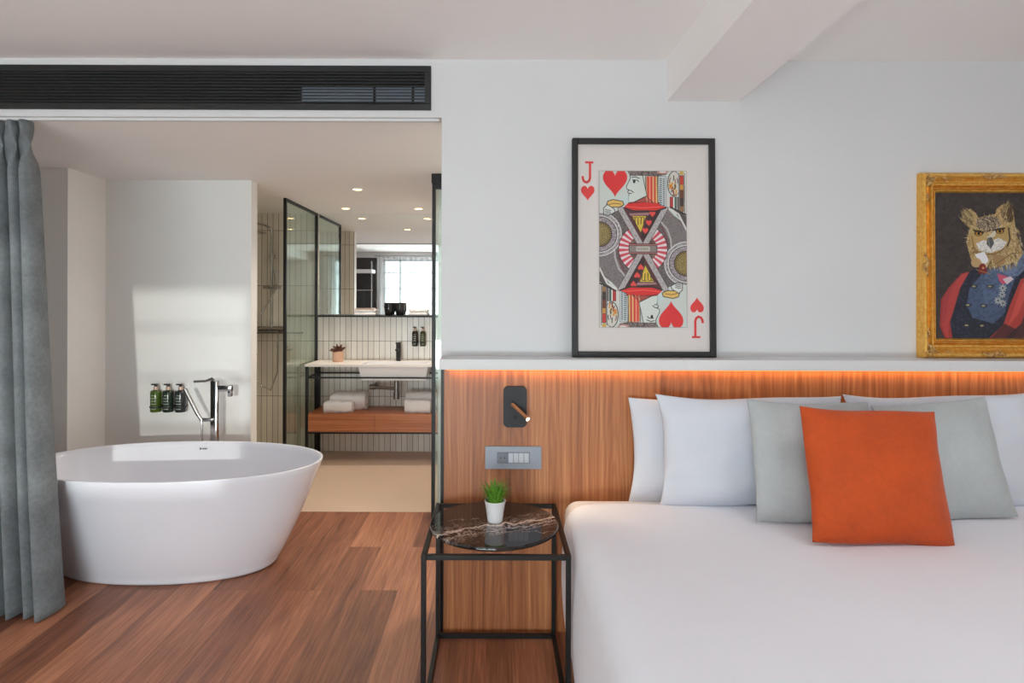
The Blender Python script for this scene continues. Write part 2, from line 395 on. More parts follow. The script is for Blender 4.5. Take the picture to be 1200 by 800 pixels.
# rear wall with the window opening x -2.6..0.24, z 0.08..2.43
WX0, WX1, WZ0, WZ1 = -2.6, 0.24, 0.08, 2.45
V0, V1 = 1.5, 3.7
b = MB().box(XL, WX0, YB-0.15, YB, 0, ZC).box(WX1, V0, YB-0.15, YB, 0, ZC).box(V1, XR, YB-0.15, YB, 0, ZC)
for a_, c_ in ((WX0, WX1), (V0, V1)): b.box(a_, c_, YB-0.15, YB, WZ1, ZC).box(a_, c_, YB-0.15, YB, 0, WZ0)
struct(b.build('wall_rear', M['wall']))
def window(name, a_, c_, mull, label):
    b = MB()
    b.box(a_, c_, YB-0.13, YB-0.07, WZ0, WZ0+0.05).box(a_, c_, YB-0.13, YB-0.07, WZ1-0.04, WZ1)
    for x in (a_+0.02, *mull, c_-0.02): b.box(x-0.018, x+0.018, YB-0.13, YB-0.07, WZ0, WZ1)
    for z in (0.36, 0.71, 1.06, 1.42, 1.78, 2.14): b.box(a_, c_, YB-0.112, YB-0.088, z-0.011, z+0.011)
    w = struct(b.build(name, M['silver']), label)
    MB().box(a_, c_, YB-0.102, YB-0.098, WZ0, WZ1).build('window_pane', M['pane'], w)
window('window_1', WX0, WX1, (-2.22,), 'wide gridded window behind a sheer, seen in the bathroom mirror')
window('window_added', V0, V1, (2.6,), None)  # unseen extra window, added to let in soft light from the right
struct(MB().box(-5, 0.56, -3.05, -2.9, -0.1, 1.30).box(0.56, 7.5, -3.05, -2.9, -0.1, 4.6).build('wall_balcony', M['concrete']))  # low parapet; unseen tall wing added to keep sun off the headboard wall
# tub wall, left pier, right stub, bathroom walls
struct(MB().box(XL, -2.80, 4.0, YT, 0, ZB).build('wall_pier', M['wall_white']), 'white pier left of the tub wall')
struct(MB().box(-2.85, -1.755, YT, YT+0.10, 0, ZB).build('wall_tub', M['wall_gloss']), 'glossy white wall behind the bathtub catching the sun')
struct(MB().box(-3.0, -1.757, YT+0.101, YT+0.115, 0, ZB).build('wall_tub_tiles', M['tile_x']))
struct(MB().box(-0.405, 1.0, 4.30, 4.40, 0, ZB).build('wall_stub', M['wall']), 'white wall end behind the parked glass door')
struct(MB().box(-0.40, -0.28, 4.40, 6.2, 0, ZB).build('wall_bath_right', M['wall']))
struct(MB().box(0.9, 1.0, YW+0.12, 4.30, 0, ZB).build('wall_corridor', M['wall_white']))
struct(MB().box(XL, -0.40, YM, YM+0.1, 0, ZB).build('wall_bath_back', M['tile_x']), 'back wall of narrow upright white tiles in shower and behind vanity')
struct(MB().box(-3.0, -2.95, YT+0.1, YM, 0, ZB).build('wall_shower_left', M['tile_y']))
# white ledge over the headboard
struct(MB().box(-0.25, XR, 2.705, YW, 1.184, 1.231, bevel=0.003).build('trim_1', M['ledge']), 'long white ledge above the wooden headboard carrying pictures')

# ---------------------------------------------------------------- headboard panelling + led
hb = thing('headboard_panel', (-0.232, YP, 0), 'walnut veneer headboard panel across the whole wall under the white ledge', 'headboard')
MB().box(0, 4.43, 0, 0.10, 0, 1.184).build('panel', M['veneer'], hb)
o = MB().box(-0.014, 0.0, -0.004, 0.10, 0, 1.184).build('edge_strip', M['black'], hb); o['label'] = 'thin black edge strip'
led = thing('led_strip', (1.97, 2.735, 1.1795), 'glowing orange light strip tucked under the white ledge', 'light strip')
MB().box(-2.19, 2.2, -0.006, 0.006, 0.0, 0.0025).build('diffuser', M['led'], led)
MB().box(-2.2, 2.21, -0.009, 0.009, 0.0025, 0.0045).build('channel', M['silver'], led)
lamp('led_light', 'AREA', (1.97, 2.737, 1.174), 2.6, (1.0, 0.50, 0.15), (0, 0.35, -1), shape='RECTANGLE', size=4.35, size_y=0.012)

# ---------------------------------------------------------------- bed
BX0, BX1 = 0.285, 2.56
bed = thing('bed', (1.42, 2.74, 0), 'wide bed with smooth white duvet against the walnut headboard', 'bed')
MB().box(-1.09, 1.09, -2.0, -0.01, 0.05, 0.30, bevel=0.02).build('base', M['linen'], bed)
for sx in (-1, 1):
    for yy in (-1.92, -0.12): MB().cyl((sx*1.0, yy, 0), (sx*1.0, yy, 0.06), 0.03).build('leg', M['black'], bed)
MB().box(-1.115, 1.10, -2.02, -0.005, 0.28, 0.612, bevel=0.06, seg=5).build('mattress', M['mattress'], bed, 60)
# duvet: profile across X lofted along Y (hem, side, rounded shoulder, top)
def duvet():
    rnd = random.Random(4); b = MB(); rings = []
    HW, ZT, HEM, RR = 1.135, 0.640, 0.115, 0.10
    prof = []
    for i in range(10): prof.append((-HW, HEM+(ZT-RR-HEM)*i/10, 0))
    for i in range(9):
        a = math.pi/2*i/8; prof.append((-HW+RR-RR*math.cos(a), ZT-RR+RR*math.sin(a), 1))
    for i in range(1, 60): prof.append((-HW+RR+(2*HW-2*RR)*i/60, ZT, 2))
    prof += [(-x, z, k) for x, z, k in prof[:19][::-1]]
    ys = [-0.140, -0.138, -0.146, -0.162, -0.185, -0.22]+[-0.22-0.0362*i for i in range(1, 51)]+[-2.06, -2.085, -2.10]
    def nz(x, y): return 0.004*math.sin(3.1*x+1.3*y)+0.0035*math.sin(5.3*y-2.1*x+.6)+0.002*math.sin(11*x+7*y)
    for j, y in enumerate(ys):
        k = 0.0
        if j < 6: k = [0.050, 0.034, 0.016, 0.006, 0.0015, 0][j]
        if j >= len(ys)-3: k = [0.004, 0.016, 0.05][j-len(ys)+3]
        ring = []
        for x, z, kind in prof:
            s_ = 1 - k/HW
            xx = x*s_; zz = z-k*(1 if z > 0.3 else 0)
            if kind == 0:
                xx += 0.010*math.sin(6.0*y+2.0*z)*math.copysign(1, x)*(1-(z-HEM)/0.5)
                zz += 0.006*math.sin(4*y)*(1 if z < HEM+0.02 else 0)
                xx += math.copysign(0.012*math.sin(math.pi*(z-HEM)/0.43), x)
            if kind == 2: zz += nz(x, y) + 0.012*math.sin(math.pi*(x+HW)/(2*HW))*math.sin(math.pi*min(1, max(0, (-y-0.2)/1.9)))
            ring.append((xx, y, zz))
        rings.append(ring)
    b.loft(rings, closed=False)
    return b
o = duvet().build('duvet', M['linen'], bed, 180)
md = o.modifiers.new('thick', 'SOLIDIFY'); md.thickness = 0.03; md.offset = -1
md = o.modifiers.new('sub', 'SUBSURF'); md.levels = 1; md.render_levels = 1

def pillow_mb(w, h, t, seed=0, pinch=0.05, wr=0.006, plump=2.6, n=44):
    rnd = random.Random(seed); ph = [rnd.uniform(0, 6.28) for _ in range(8)]
    b = MB(); grids = []
    for side in (-1, 1):
        g = []
        for j in range(n+1):
            row = []
            for i in range(n+1):
                u = -1+2*i/n; v = -1+2*j/n
                u = math.copysign(1-(1-abs(u))**1.35, u); v = math.copysign(1-(1-abs(v))**1.35, v)
                # concave edges between pointed corners
                x = u*(1-pinch*(1-v*v)*abs(u)**3)*w/2; z = v*(1-(pinch if v > 0 else 0.25*pinch)*(1-u*u)*abs(v)**3)*h/2
                e = max(0.0, (1-abs(u)**plump)*(1-abs(v)**plump))
                y = side*(t/2)*e**0.62
                edge = e**0.3
                crease = math.sin(9*u*v+ph[0])*abs(u*v)**1.5*1.8
                y += wr*edge*(math.sin(5*u+3*v+ph[1])+0.7*math.sin(9*v-4*u+ph[2])+crease)*side*0.6
                z += 0.35*wr*math.sin(4*u+ph[3]); x += 0.3*wr*math.sin(4*v+ph[4])
                row.append((x, y, z))
            g.append(row)
        grids.append(g)
    V = {}
    for s_, g in enumerate(grids):
        for j in range(n+1):
            for i in range(n+1):
                rim = i in (0, n) or j in (0, n)
                key = (0 if rim else s_, i, j)
                if key not in V:
                    p = list(g[j][i])
                    if rim: p[1] = 0
                    V[key] = b.bm.verts.new(p)
        for j in range(n):
            for i in range(n):
                q = []
                for (a, c) in ((i, j), (i+1, j), (i+1, j+1), (i, j+1)):
                    rim = a in (0, n) or c in (0, n); q.append(V[(0 if rim else s_, a, c)])
                b.bm.faces.new(q if s_ == 0 else q[::-1])
    return b
def pillow(name, w, h, t, mat, base, tilt, roll=0, yaw=0, label='', cat='pillow', group=None, **kw):
    o = pillow_mb(w, h, t, **kw).build(name, mat, None, 180)
    # put bottom edge centre at base; lean back by tilt
    rot = Matrix.Rotation(R(yaw), 4, 'Z') @ Matrix.Rotation(R(-tilt), 4, 'X') @ Matrix.Rotation(R(roll), 4, 'Y')
    o.matrix_world = Matrix.Translation(base) @ rot @ Matrix.Translation((0, 0, h/2))
    return tag(o, label, cat, group)
pillow('pillow', 0.76, 0.46, 0.10, M['pillowcase'], (0.965, 2.685, 0.606), 3, seed=1, pinch=0.07, label='white pillow at the back left, only its left edge showing past another', group='white bed pillows')
pillow('pillow', 0.80, 0.465, 0.135, M['pillowcase'], (1.085, 2.565, 0.630), 8, roll=0, seed=2, wr=0.016, pinch=0.085, label='white pillow in front at the left, partly behind the left grey cushion', group='white bed pillows')
pillow('pillow', 0.80, 0.46, 0.10, M['pillowcase'], (1.98, 2.685, 0.606), 3, seed=3, pinch=0.07, label='white pillow at the back on the right, mostly hidden by another white pillow', group='white bed pillows')
pillow('pillow', 0.80, 0.475, 0.135, M['pillowcase'], (1.905, 2.565, 0.630), 8, roll=-1.0, seed=4, wr=0.016, pinch=0.085, label='white pillow at the right, behind the right grey cushion', group='white bed pillows')
pillow('throw_cushion', 0.485, 0.465, 0.12, M['grey_velvet'], (1.24, 2.34, 0.642), 14, roll=1.0, seed=5, pinch=0.05, wr=0.008, label='light grey velvet cushion left of and behind the orange one', cat='cushion', group='grey velvet cushions')
pillow('throw_cushion', 0.475, 0.465, 0.12, M['grey_velvet'], (1.80, 2.38, 0.640), 14, roll=-4.5, seed=6, pinch=0.05, wr=0.008, label='grey velvet cushion right of and behind the orange one', cat='cushion', group='grey velvet cushions')
pillow('throw_cushion', 0.495, 0.47, 0.14, M['orange'], (1.352, 2.125, 0.645), 16, roll=1.8, seed=7, pinch=0.035, wr=0.008, label='burnt orange velvet cushion standing in front on the bed', cat='cushion')

# ---------------------------------------------------------------- side table
TX, TY0, TY1, TW, TH = 0.0, 2.155, 2.715, 0.53, 0.592
st = thing('side_table', (0.004, (TY0+TY1)/2, 0), 'square black wire side table with round marble top beside the bed', 'side table')
hw, hd, q = TW/2, (TY1-TY0)/2, 0.009
def bar(a, c):
    a, c = Vector(a), Vector(c); lo = Vector(map(min, a, c)); hi = Vector(map(max, a, c))
    return MB().box(lo.x-q, hi.x+q, lo.y-q, hi.y+q, lo.z-q, hi.z+q, bevel=0.0015, seg=1)
xs, ysd = (-hw+q, hw-q), (-hd+q, hd-q)
for x in xs:
    for y in ysd: bar((x, y, q), (x, y, TH-q)).build('leg', M['black'], st)
for z, nm in ((TH-q, 'top_rail'), (q, 'bottom_rail')):
    for y in ysd: bar((xs[0]+2*q, y, z), (xs[1]-2*q, y, z)).build(nm, M['black'], st)
    for x in xs: bar((x, ysd[0]+2*q, z), (x, ysd[1]-2*q, z)).build(nm, M['black'], st)
o = MB().lathe([(0, 0), (0.249, 0), (0.255, 0.005), (0.255, 0.014), (0.252, 0.018), (0, 0.018)], (0, 0, 0), 96).build('table_top', M['marble'], st, 40, loc=(-0.008, 0.0, TH)); o['label'] = 'round black marble top with white veins'

# pot plant on the table
pp = thing('potted_grass', (0.0, 2.445, TH+0.018), 'little green grass plant in a white pot on the marble table', 'plant'); pp['kind'] = 'thing'
MB().lathe([(0, 0), (0.029, 0), (0.030, 0.003), (0.041, 0.078), (0.043, 0.080), (0.043, 0.083), (0.039, 0.083), (0.0375, 0.070), (0, 0.070)]).build('pot', M['ceramic'], pp, 40)
MB().lathe([(0, 0.070), (0.0375, 0.070), (0.02, 0.076), (0, 0.078)]).build('soil', M['soil'], pp, 60)
def blades(n, seed, z0, rad, h0, h1, spread, w):
    rnd = random.Random(seed); b = MB()
    for _ in range(n):
        a = rnd.uniform(0, 6.283); r0 = rad*math.sqrt(rnd.random()); h = rnd.uniform(h0, h1)
        out = spread*(0.25+0.75*r0/rad)*rnd.uniform(.7, 1.2); d = Vector((math.cos(a), math.sin(a), 0)); sd = Vector((-d.y, d.x, 0))
        p0 = d*r0; pr = None
        for k in range(6):
            t_ = k/5; p = p0+d*out*t_**1.6+Vector((0, 0, z0+h*t_-0.25*out*t_**3)); ww = w*(1-t_**2)*0.5+0.0002
            cur = (b.bm.verts.new(p-sd*ww), b.bm.verts.new(p+d*ww*0.4), b.bm.verts.new(p+sd*ww))
            if pr:
                b.bm.faces.new((pr[0], pr[1], cur[1], cur[0])); b.bm.faces.new((pr[1], pr[2], cur[2], cur[1]))
            pr = cur
    return b
blades(170, 3, 0.072, 0.028, 0.045, 0.098, 0.052, 0.0062).build('foliage', M['grass'], pp, 180)

# ---------------------------------------------------------------- reading lamp and switch plate
def rrect(w, h, r, n=8):
    pts = []
    for cx, cz, a0 in ((w/2-r, h/2-r, 0), (-w/2+r, h/2-r, 90), (-w/2+r, -h/2+r, 180), (w/2-r, -h/2+r, 270)):
        for i in range(n+1):
            a = R(a0+90*i/n); pts.append((cx+r*math.cos(a), cz+r*math.sin(a)))
    return pts
rl = thing('reading_lamp', (0.088, YP, 1.015), 'black rounded wall reading lamp with a copper swivel rod, lit', 'lamp')
MB().prism(rrect(0.105, 0.184, 0.022), -0.016, -0.0005).build('wall_plate', M['blackmat'], rl, 40)
MB().prism(rrect(0.013, 0.017, 0.003), -0.0185, -0.0155).build('button', M['smoke'], rl, loc=(-0.001, 0, -0.046))
MB().cyl((-0.012, -0.016, 0.014), (-0.012, -0.034, 0.014), 0.010).build('pivot', M['black'], rl, 40)
a, c = Vector((-0.014, -0.034, 0.016)), Vector((0.052, -0.088, -0.040))
MB().cyl(a, c, 0.0085, seg=24).build('rod', M['copper'], rl, 40)
MB().cyl(c, c+(c-a).normalized()*0.004, 0.0075, seg=24).build('lens', M['tip'], bpy.data.objects['rod'], 40)
p = Vector((0.088, YP, 1.015))+c+(c-a).normalized()*0.012
lamp('reading_light', 'SPOT', p, 5.5, (1.0, 0.80, 0.58), (0.34, -0.10, -0.36), spot_size=R(70), spot_blend=0.9, shadow_soft_size=0.008)
sw = thing('switch_plate', (0.081, YP, 0.786), 'silver grey socket and switch plate on the panel above the table', 'switch')
MB().prism(rrect(0.252, 0.100, 0.003), -0.010, -0.0005).build('plate', M['silver'], sw, 40)
MB().box(-0.074, 0.074, -0.0120, -0.0095, -0.025, 0.025).build('insert_frame', M['silver_dk'], sw)
MB().box(-0.071, -0.025, -0.0130, -0.0115, -0.022, 0.022, bevel=0.0008).build('socket', M['silver_dk'], sw)
b = MB()
for dx in (-0.009, 0.009): b.cyl((-0.048+dx, -0.0126, 0), (-0.048+dx, -0.0134, 0), 0.003, seg=12)
b.build('socket_holes', M['blackmat'], bpy.data.objects['socket'])
for i in range(4): MB().box(-0.022+0.0235*i, -0.0005+0.0235*i, -0.0145, -0.0115, -0.022, 0.022, bevel=0.001).build('switch_key', M['silver_lt'], sw)

# ---------------------------------------------------------------- painted pictures (vertex colour paint)
class Paint:
    def __init__(s, w, h, ss, bg):
        s.ss = ss; s.W, s.H = int(w*ss), int(h*ss); s.a = np.empty((s.H, s.W, 3)); s.a[:] = bg
        s.Y, s.X = np.mgrid[0:s.H, 0:s.W]; s.X = (s.X+.5)/ss; s.Y = (s.Y+.5)/ss
    def put(s, m, c, al=1.0):
        s.a[m] = s.a[m]*(1-al)+np.array(c)*al
    def mpoly(s, pts):
        m = np.zeros(s.X.shape, bool); n = len(pts)
        for i in range(n):
            x0, y0 = pts[i]; x1, y1 = pts[(i+1) % n]
            if y0 == y1: continue
            cnd = ((y0 > s.Y) != (y1 > s.Y)) & (s.X < (x1-x0)*(s.Y-y0)/(y1-y0)+x0)
            m ^= cnd
        return m
    def poly(s, pts, c, al=1.0, line=None, lw=0.5):
        s.put(s.mpoly(pts), c, al)
        if line: s.line(list(pts)+[pts[0]], line, lw)
    def dist(s, pts):
        d = np.full(s.X.shape, 1e9)
        for (x0, y0), (x1, y1) in zip(pts, pts[1:]):
            dx, dy = x1-x0, y1-y0; L = dx*dx+dy*dy+1e-12
            t_ = np.clip(((s.X-x0)*dx+(s.Y-y0)*dy)/L, 0, 1)
            d = np.minimum(d, np.hypot(s.X-x0-t_*dx, s.Y-y0-t_*dy))
        return d
    def line(s, pts, c, w, al=1.0): s.put(s.dist(pts) < w/2, c, al)
    def mell(s, cx, cy, rx, ry): return ((s.X-cx)/rx)**2+((s.Y-cy)/ry)**2 < 1
    def ell(s, cx, cy, rx, ry, c, al=1.0): s.put(s.mell(cx, cy, rx, ry), c, al)
    def speck(s, m, cols, cell, seed, al=0.8, dens=0.6):
        rs = np.random.RandomState(seed); gw, gh = int(s.W/(cell*s.ss))+2, int(s.H/(cell*s.ss))+2
        pick = rs.randint(0, len(cols), (gh, gw)); on = rs.rand(gh, gw) < dens
        iy = (s.Y/cell).astype(int); ix = (s.X/cell).astype(int)
        mm = m & on[iy, ix]; C_ = np.array(cols, float)[pick[iy, ix]]
        s.a[mm] = s.a[mm]*(1-al)+C_[mm]*al
    def rot_half(s):
        h = s.H//2; s.a[s.H-h:] = s.a[:h][::-1, ::-1]
    def down(s, k):
        H, W = s.H//k*k, s.W//k*k
        return s.a[:H, :W].reshape(H//k, k, W//k, k, 3).mean((1, 3))
def heart(cx, cy, w, h, n=40):
    pts = []
    for i in range(n):
        t_ = 2*math.pi*i/n; x = 16*math.sin(t_)**3; y = 13*math.cos(t_)-5*math.cos(2*t_)-2*math.cos(3*t_)-math.cos(4*t_)
        pts.append((cx+x/32*w, cy-(y+2.5)/29*h))
    return pts
def canvas(name, img, w, h, parent, loc, thick=0.003):
    H, W = img.shape[:2]; me = bpy.data.meshes.new(name)
    gx, gz = np.meshgrid(np.linspace(-w/2, w/2, W+1), np.linspace(h/2, -h/2, H+1))
    co = np.zeros(((W+1)*(H+1)+4, 3)); co[:-4, 0] = gx.ravel(); co[:-4, 2] = gz.ravel()
    co[-4:] = [(-w/2, thick, h/2), (w/2, thick, h/2), (w/2, thick, -h/2), (-w/2, thick, -h/2)]
    i = np.arange(H)[:, None]*(W+1)+np.arange(W)[None, :]
    f = np.stack([i, i+W+1, i+W+2, i+1], -1).reshape(-1, 4)
    n0 = (W+1)*(H+1)
    f = np.vstack([f, [[n0, n0+1, n0+2, n0+3]]])
    me.vertices.add(len(co)); me.vertices.foreach_set('co', co.ravel())
    me.loops.add(f.size); me.loops.foreach_set('vertex_index', f.ravel().astype(np.int32))
    me.polygons.add(len(f)); me.polygons.foreach_set('loop_start', np.arange(0, f.size, 4, dtype=np.int32))
    me.update(calc_edges=True)
    at = me.color_attributes.new('paint', 'FLOAT_COLOR', 'CORNER')
    v = np.clip(img, 0, 255)/255; v = np.where(v <= 0.04045, v/12.92, ((v+0.055)/1.055)**2.4)
    cc = np.ones((len(f), 4, 4)); cc[:-1, :, :3] = v.reshape(-1, 1, 3); cc[-1, :, :3] = 0.3
    at.data.foreach_set('color', cc.ravel().astype(np.float32))
    me.materials.append(M['paint'])
    o = bpy.data.objects.new(name, me); COL.objects.link(o); o.parent = parent; o.location = loc
    return o

def jack_art():
    p = Paint(104, 186, 6, (196, 202, 196))
    z = lambda *pts: [((x-105)/8, (y-85)/8) for x, y in pts]
    K = (44, 40, 40); RED = (206, 44, 40); GR = (150, 146, 146); DG = (84, 78, 78); YE = (206, 176, 60)
    cx, cy = 52, 93
    # sleeves / body darks
    p.poly(z((270, 470), (340, 440), (720, 440), (935, 600), (935, 900), (105, 900), (105, 560)), (92, 84, 82))
    body = p.mpoly(z((270, 470), (340, 440), (720, 440), (935, 600), (935, 900), (105, 900), (105, 560)))
    p.speck(body, [(120, 110, 108), (70, 64, 64), (138, 126, 126)], 0.8, 1, 0.6)
    # right sleeve
    sl = z((760, 450), (935, 640), (935, 800), (790, 800), (700, 580)); p.poly(sl, (118, 110, 108)); p.speck(p.mpoly(sl), [(96, 88, 88), (140, 128, 128)], 0.7, 2, 0.7)
    p.line(z((690, 570), (750, 640), (785, 740), (790, 825)), (176, 168, 166), 2.0); p.line(z((700, 620), (735, 690), (755, 800)), (110, 60, 66), 1.8)
    p.poly(z((800, 430), (935, 480), (935, 620), (840, 500)), (80, 74, 70))
    p.line(z((770, 440), (860, 500), (935, 650)), (212, 208, 204), 2.0); p.line(z((790, 430), (935, 515)), (60, 54, 52), 1.6)
    # left round shield
    d = np.hypot(p.X-(108-105)/8, p.Y-(690-85)/8); ang = np.arctan2(p.Y-75.6, p.X-0.4)
    def ring(d_, a_):
        p.put(d_ < 26.5, (150, 144, 144)); p.speck(d_ < 26.5, [(206, 200, 198), (116, 108, 112), (90, 84, 86)], 0.6, 5, 0.85)
        p.put((d_ < 26.5) & (d_ > 25.3), (210, 206, 204)); p.put((d_ < 21.2) & (d_ > 20.4), K); p.put((d_ < 22.4) & (d_ > 21.2), (208, 204, 200))
        p.speck(d_ < 20.4, [(150, 128, 150), (110, 96, 104), (180, 174, 172)], 0.7, 6, 0.8)
        p.put(d_ < 15.2, (58, 48, 40)); p.put((d_ < 14.2) & (np.sin(a_*34) > 0), (150, 128, 60)); p.put(d_ < 12.0, (134, 116, 66))
        p.speck(d_ < 12, [(160, 142, 90), (104, 90, 54)], 0.8, 7, 0.6)
    # small wheel on the lower right edge comes from the half turn below
    d2 = np.hypot(p.X-(935-105)/8-0.0, p.Y-110.6); 
    ring(d, ang); ring(d2, np.arctan2(p.Y-110.6, p.X-103.6))
    # striped ring round the middle
    r = np.hypot((p.X-cx)/1.0, (p.Y-cy)/1.0); an = np.arctan2(p.Y-cy, p.X-cx)
    m = (r < 28.5) & (r > 16.5); p.put(m, (196, 70, 84)); p.put(m & (np.sin(an*26) > 0.1), (220, 206, 206)); p.put((r < 29.3) & (r > 28.5), K)
    p.put(r < 16.5, (98, 72, 66)); p.speck(r < 16.5, [(160, 60, 60), (70, 64, 60), (150, 130, 110)], 0.8, 8, 0.7)
    # chest between the straps
    p.poly(z((330, 450), (740, 450), (530, 825)), (86, 44, 44)); p.poly(z((385, 490), (600, 480), (590, 512), (400, 515)), (156, 112, 116), line=K, lw=0.5)
    p.poly(z((415, 515), (555, 515), (500, 680)), YE, line=K, lw=0.6)
    for k in range(4): p.line(z((445+30*k, 535), (450+26*k, 610-8*k)), K, 0.9)
    p.line(z((430, 530), (470, 530)), K, 0.7); p.line(z((490, 530), (530, 530)), K, 0.7)
    p.poly(z((590, 470), (700, 470), (545, 760), (500, 720)), (58, 34, 36))
    for hx, hy in ((612, 500), (577, 585), (543, 660)): p.poly(heart((hx-105)/8, (hy-85)/8, 7, 7.5), (216, 70, 64))
    for A, B in (((310, 450), (520, 825)), ((735, 440), (520, 825))):
        p.line(z(A, B), (70, 62, 62), 7.2); p.line(z(A, B), (176, 170, 168), 6.0)
        mm = p.dist(z(A, B)) < 2.2; p.speck(mm, [(196, 190, 186), (140, 132, 134), (120, 112, 120)], 0.6, 9, 0.8)
    # collar
    p.poly(z((340, 432), (392, 385), (690, 385), (745, 432), (640, 470), (430, 466)), RED)
    p.line(z((345, 440), (430, 468), (640, 470), (740, 438)), K, 1.6); p.line(z((380, 396), (520, 384), (690, 392)), (120, 24, 24), 0.8)
    p.line(z((365, 425), (520, 440), (720, 425)), (236, 90, 80), 1.0)
    p.poly(z((440, 385), (570, 322), (640, 385)), (160, 74, 62), line=K, lw=0.5)
    # stripes of hair
    for k, c in enumerate([(196, 150, 110), (206, 60, 50), (226, 140, 110), (200, 50, 44), (220, 170, 120), (196, 60, 50), (214, 180, 110)]):
        x0 = 548+16*k; p.poly(z((x0, 140), (x0+16, 140), (x0+16, 395), (x0+16-4, 395), (x0, 330+10*k)), c)
    p.line(z((548, 140), (552, 325), (620, 395)), K, 0.7); p.line(z((660, 130), (664, 400)), (70, 40, 36), 0.9)
    # face
    face = z((400, 130), (402, 160), (380, 205), (364, 238), (372, 262), (392, 268), (376, 288), (392, 306), (382, 340), (388, 390), (440, 382), (560, 322), (540, 230), (520, 130))
    p.poly(face, (204, 210, 202), line=K, lw=0.7)
    p.line(z((415, 150), (450, 143), (488, 158)), K, 0.9); p.ell((446-105)/8, (186-85)/8, 2.6, 1.8, (220, 222, 214)); p.ell((440-105)/8, (187-85)/8, 1.5, 2.2, K)
    p.line(z((424, 172), (470, 176), (482, 190)), K, 0.9); p.line(z((384, 272), (408, 272), (432, 292)), K, 0.9); p.line(z((388, 300), (415, 300)), K, 0.8); p.line(z((390, 310), (386, 372)), K, 0.5)
    # hat band
    hat = z((372, 85), (770, 85), (740, 125), (640, 140), (520, 132), (400, 132)); p.poly(hat, (104, 92, 88)); p.speck(p.mpoly(hat), [(60, 52, 50), (160, 150, 146), (140, 110, 100), (70, 60, 60)], 0.9, 11, 0.85)
    p.ell((710-105)/8, (96-85)/8, 6.5, 2.2, (190, 140, 130)); p.ell((710-105)/8, (94-85)/8, 4.0, 1.1, (220, 214, 210))
    # right-hand strips
    p.poly(z((668, 140), (742, 140), (742, 432), (680, 410)), (196, 200, 200), line=K, lw=0.4)
    for k in range(14):
        y = 160+19*k; p.line(z((684, y), (702, y)), (60, 80, 84), 0.9); p.line(z((712, y+6), (728, y+6)), (90, 110, 112), 0.9)
    p.line(z((690, 150), (690, 410)), (80, 110, 110), 0.5); p.line(z((722, 150), (722, 425)), (80, 80, 80), 0.5)
    p.ell((818-105)/8, (208-85)/8, 8.0, 15.2, K); p.ell((820-105)/8, (208-85)/8, 7.3, 14.4, (202, 198, 188))
    rs = np.random.RandomState(3)
    for k in range(22):
        x0, y0 = 780+70*rs.rand(), 115+185*rs.rand(); c = [(206, 120, 40), (60, 50, 46), (196, 160, 60), (120, 60, 40)][k % 4]
        p.line(z((x0, y0), (x0+30*rs.rand()-15, y0+26), (x0+24*rs.rand()-12, y0+44)), c, 1.0)
    p.poly(z((745, 330), (935, 330), (935, 480), (745, 425)), (206, 200, 194))
    for x0, x1, c in ((778, 806, (176, 44, 40)), (808, 822, (232, 228, 220)), (824, 840, (60, 100, 84)), (846, 858, (120, 110, 104))): p.poly(z((x0, 335), (x1, 335), (x1, 440+(x1-780)//3), (x0, 436)), c, line=K, lw=0.4)
    p.poly(z((862, 85), (935, 85), (935, 520), (862, 470)), (210, 204, 196))
    for y0, y1, c in ((130, 215, (190, 60, 44)), (215, 270, (196, 140, 60)), (270, 350, (110, 60, 40)), (352, 420, (66, 52, 44)), (420, 475, (150, 110, 70))): p.poly(z((872, y0), (908, y0), (908, y1), (872, y1)), c, line=K, lw=0.5)
    p.line(z((864, 110), (864, 470)), K, 0.6); p.line(z((916, 110), (918, 500)), K, 0.6); p.ell((890-105)/8, (105-85)/8, 2.6, 2.4, (190, 160, 80)); p.line(z((780, 432), (935, 505)), K, 1.8)
    # big heart, hand, cuff
    p.poly(heart((258-105)/8, (208-85)/8, 29, 33), (212, 48, 48))
    p.poly(z((320, 350), (395, 320), (388, 390), (350, 420)), (186, 206, 206), 0.8)
    p.poly(z((176, 410), (190, 375), (240, 360), (330, 378), (342, 410), (300, 432), (200, 432)), (214, 176, 96), line=K, lw=0.9)
    p.line(z((200, 408), (250, 396), (310, 404)), (120, 80, 30), 0.8)
    p.poly(z((150, 440), (185, 408), (250, 450), (258, 480), (200, 510), (150, 500)), (206, 210, 204), line=K, lw=0.8)
    for k in range(3): p.line(z((165, 455+16*k), (215, 465+16*k)), K, 0.7)
    # belt
    p.rot_half()
    p.put((abs(p.X-cx) < 17) & (abs(p.Y-cy) < 6.4), (70, 58, 56)); p.put((abs(p.X-cx) < 17) & (abs(p.Y-cy) > 4.4) & (abs(p.Y-cy) < 5.4), (190, 110, 104))
    p.put((abs(p.X-cx) < 16) & (abs(p.Y-cy) < 3.6), (132, 122, 116)); p.put((abs(p.X-cx) < 8) & (abs(p.Y-cy) < 2.8), (190, 184, 172))
    p.put((abs(p.X-cx) < 7) & (abs(p.Y-cy) < 1.7) & (np.sin(p.X*3.2) > 0.2), (96, 88, 82))
    e = 0.45; p.put((p.X < e) | (p.X > 104-e) | (p.Y < e) | (p.Y > 186-e), (150, 140, 132))
    return p.down(3)

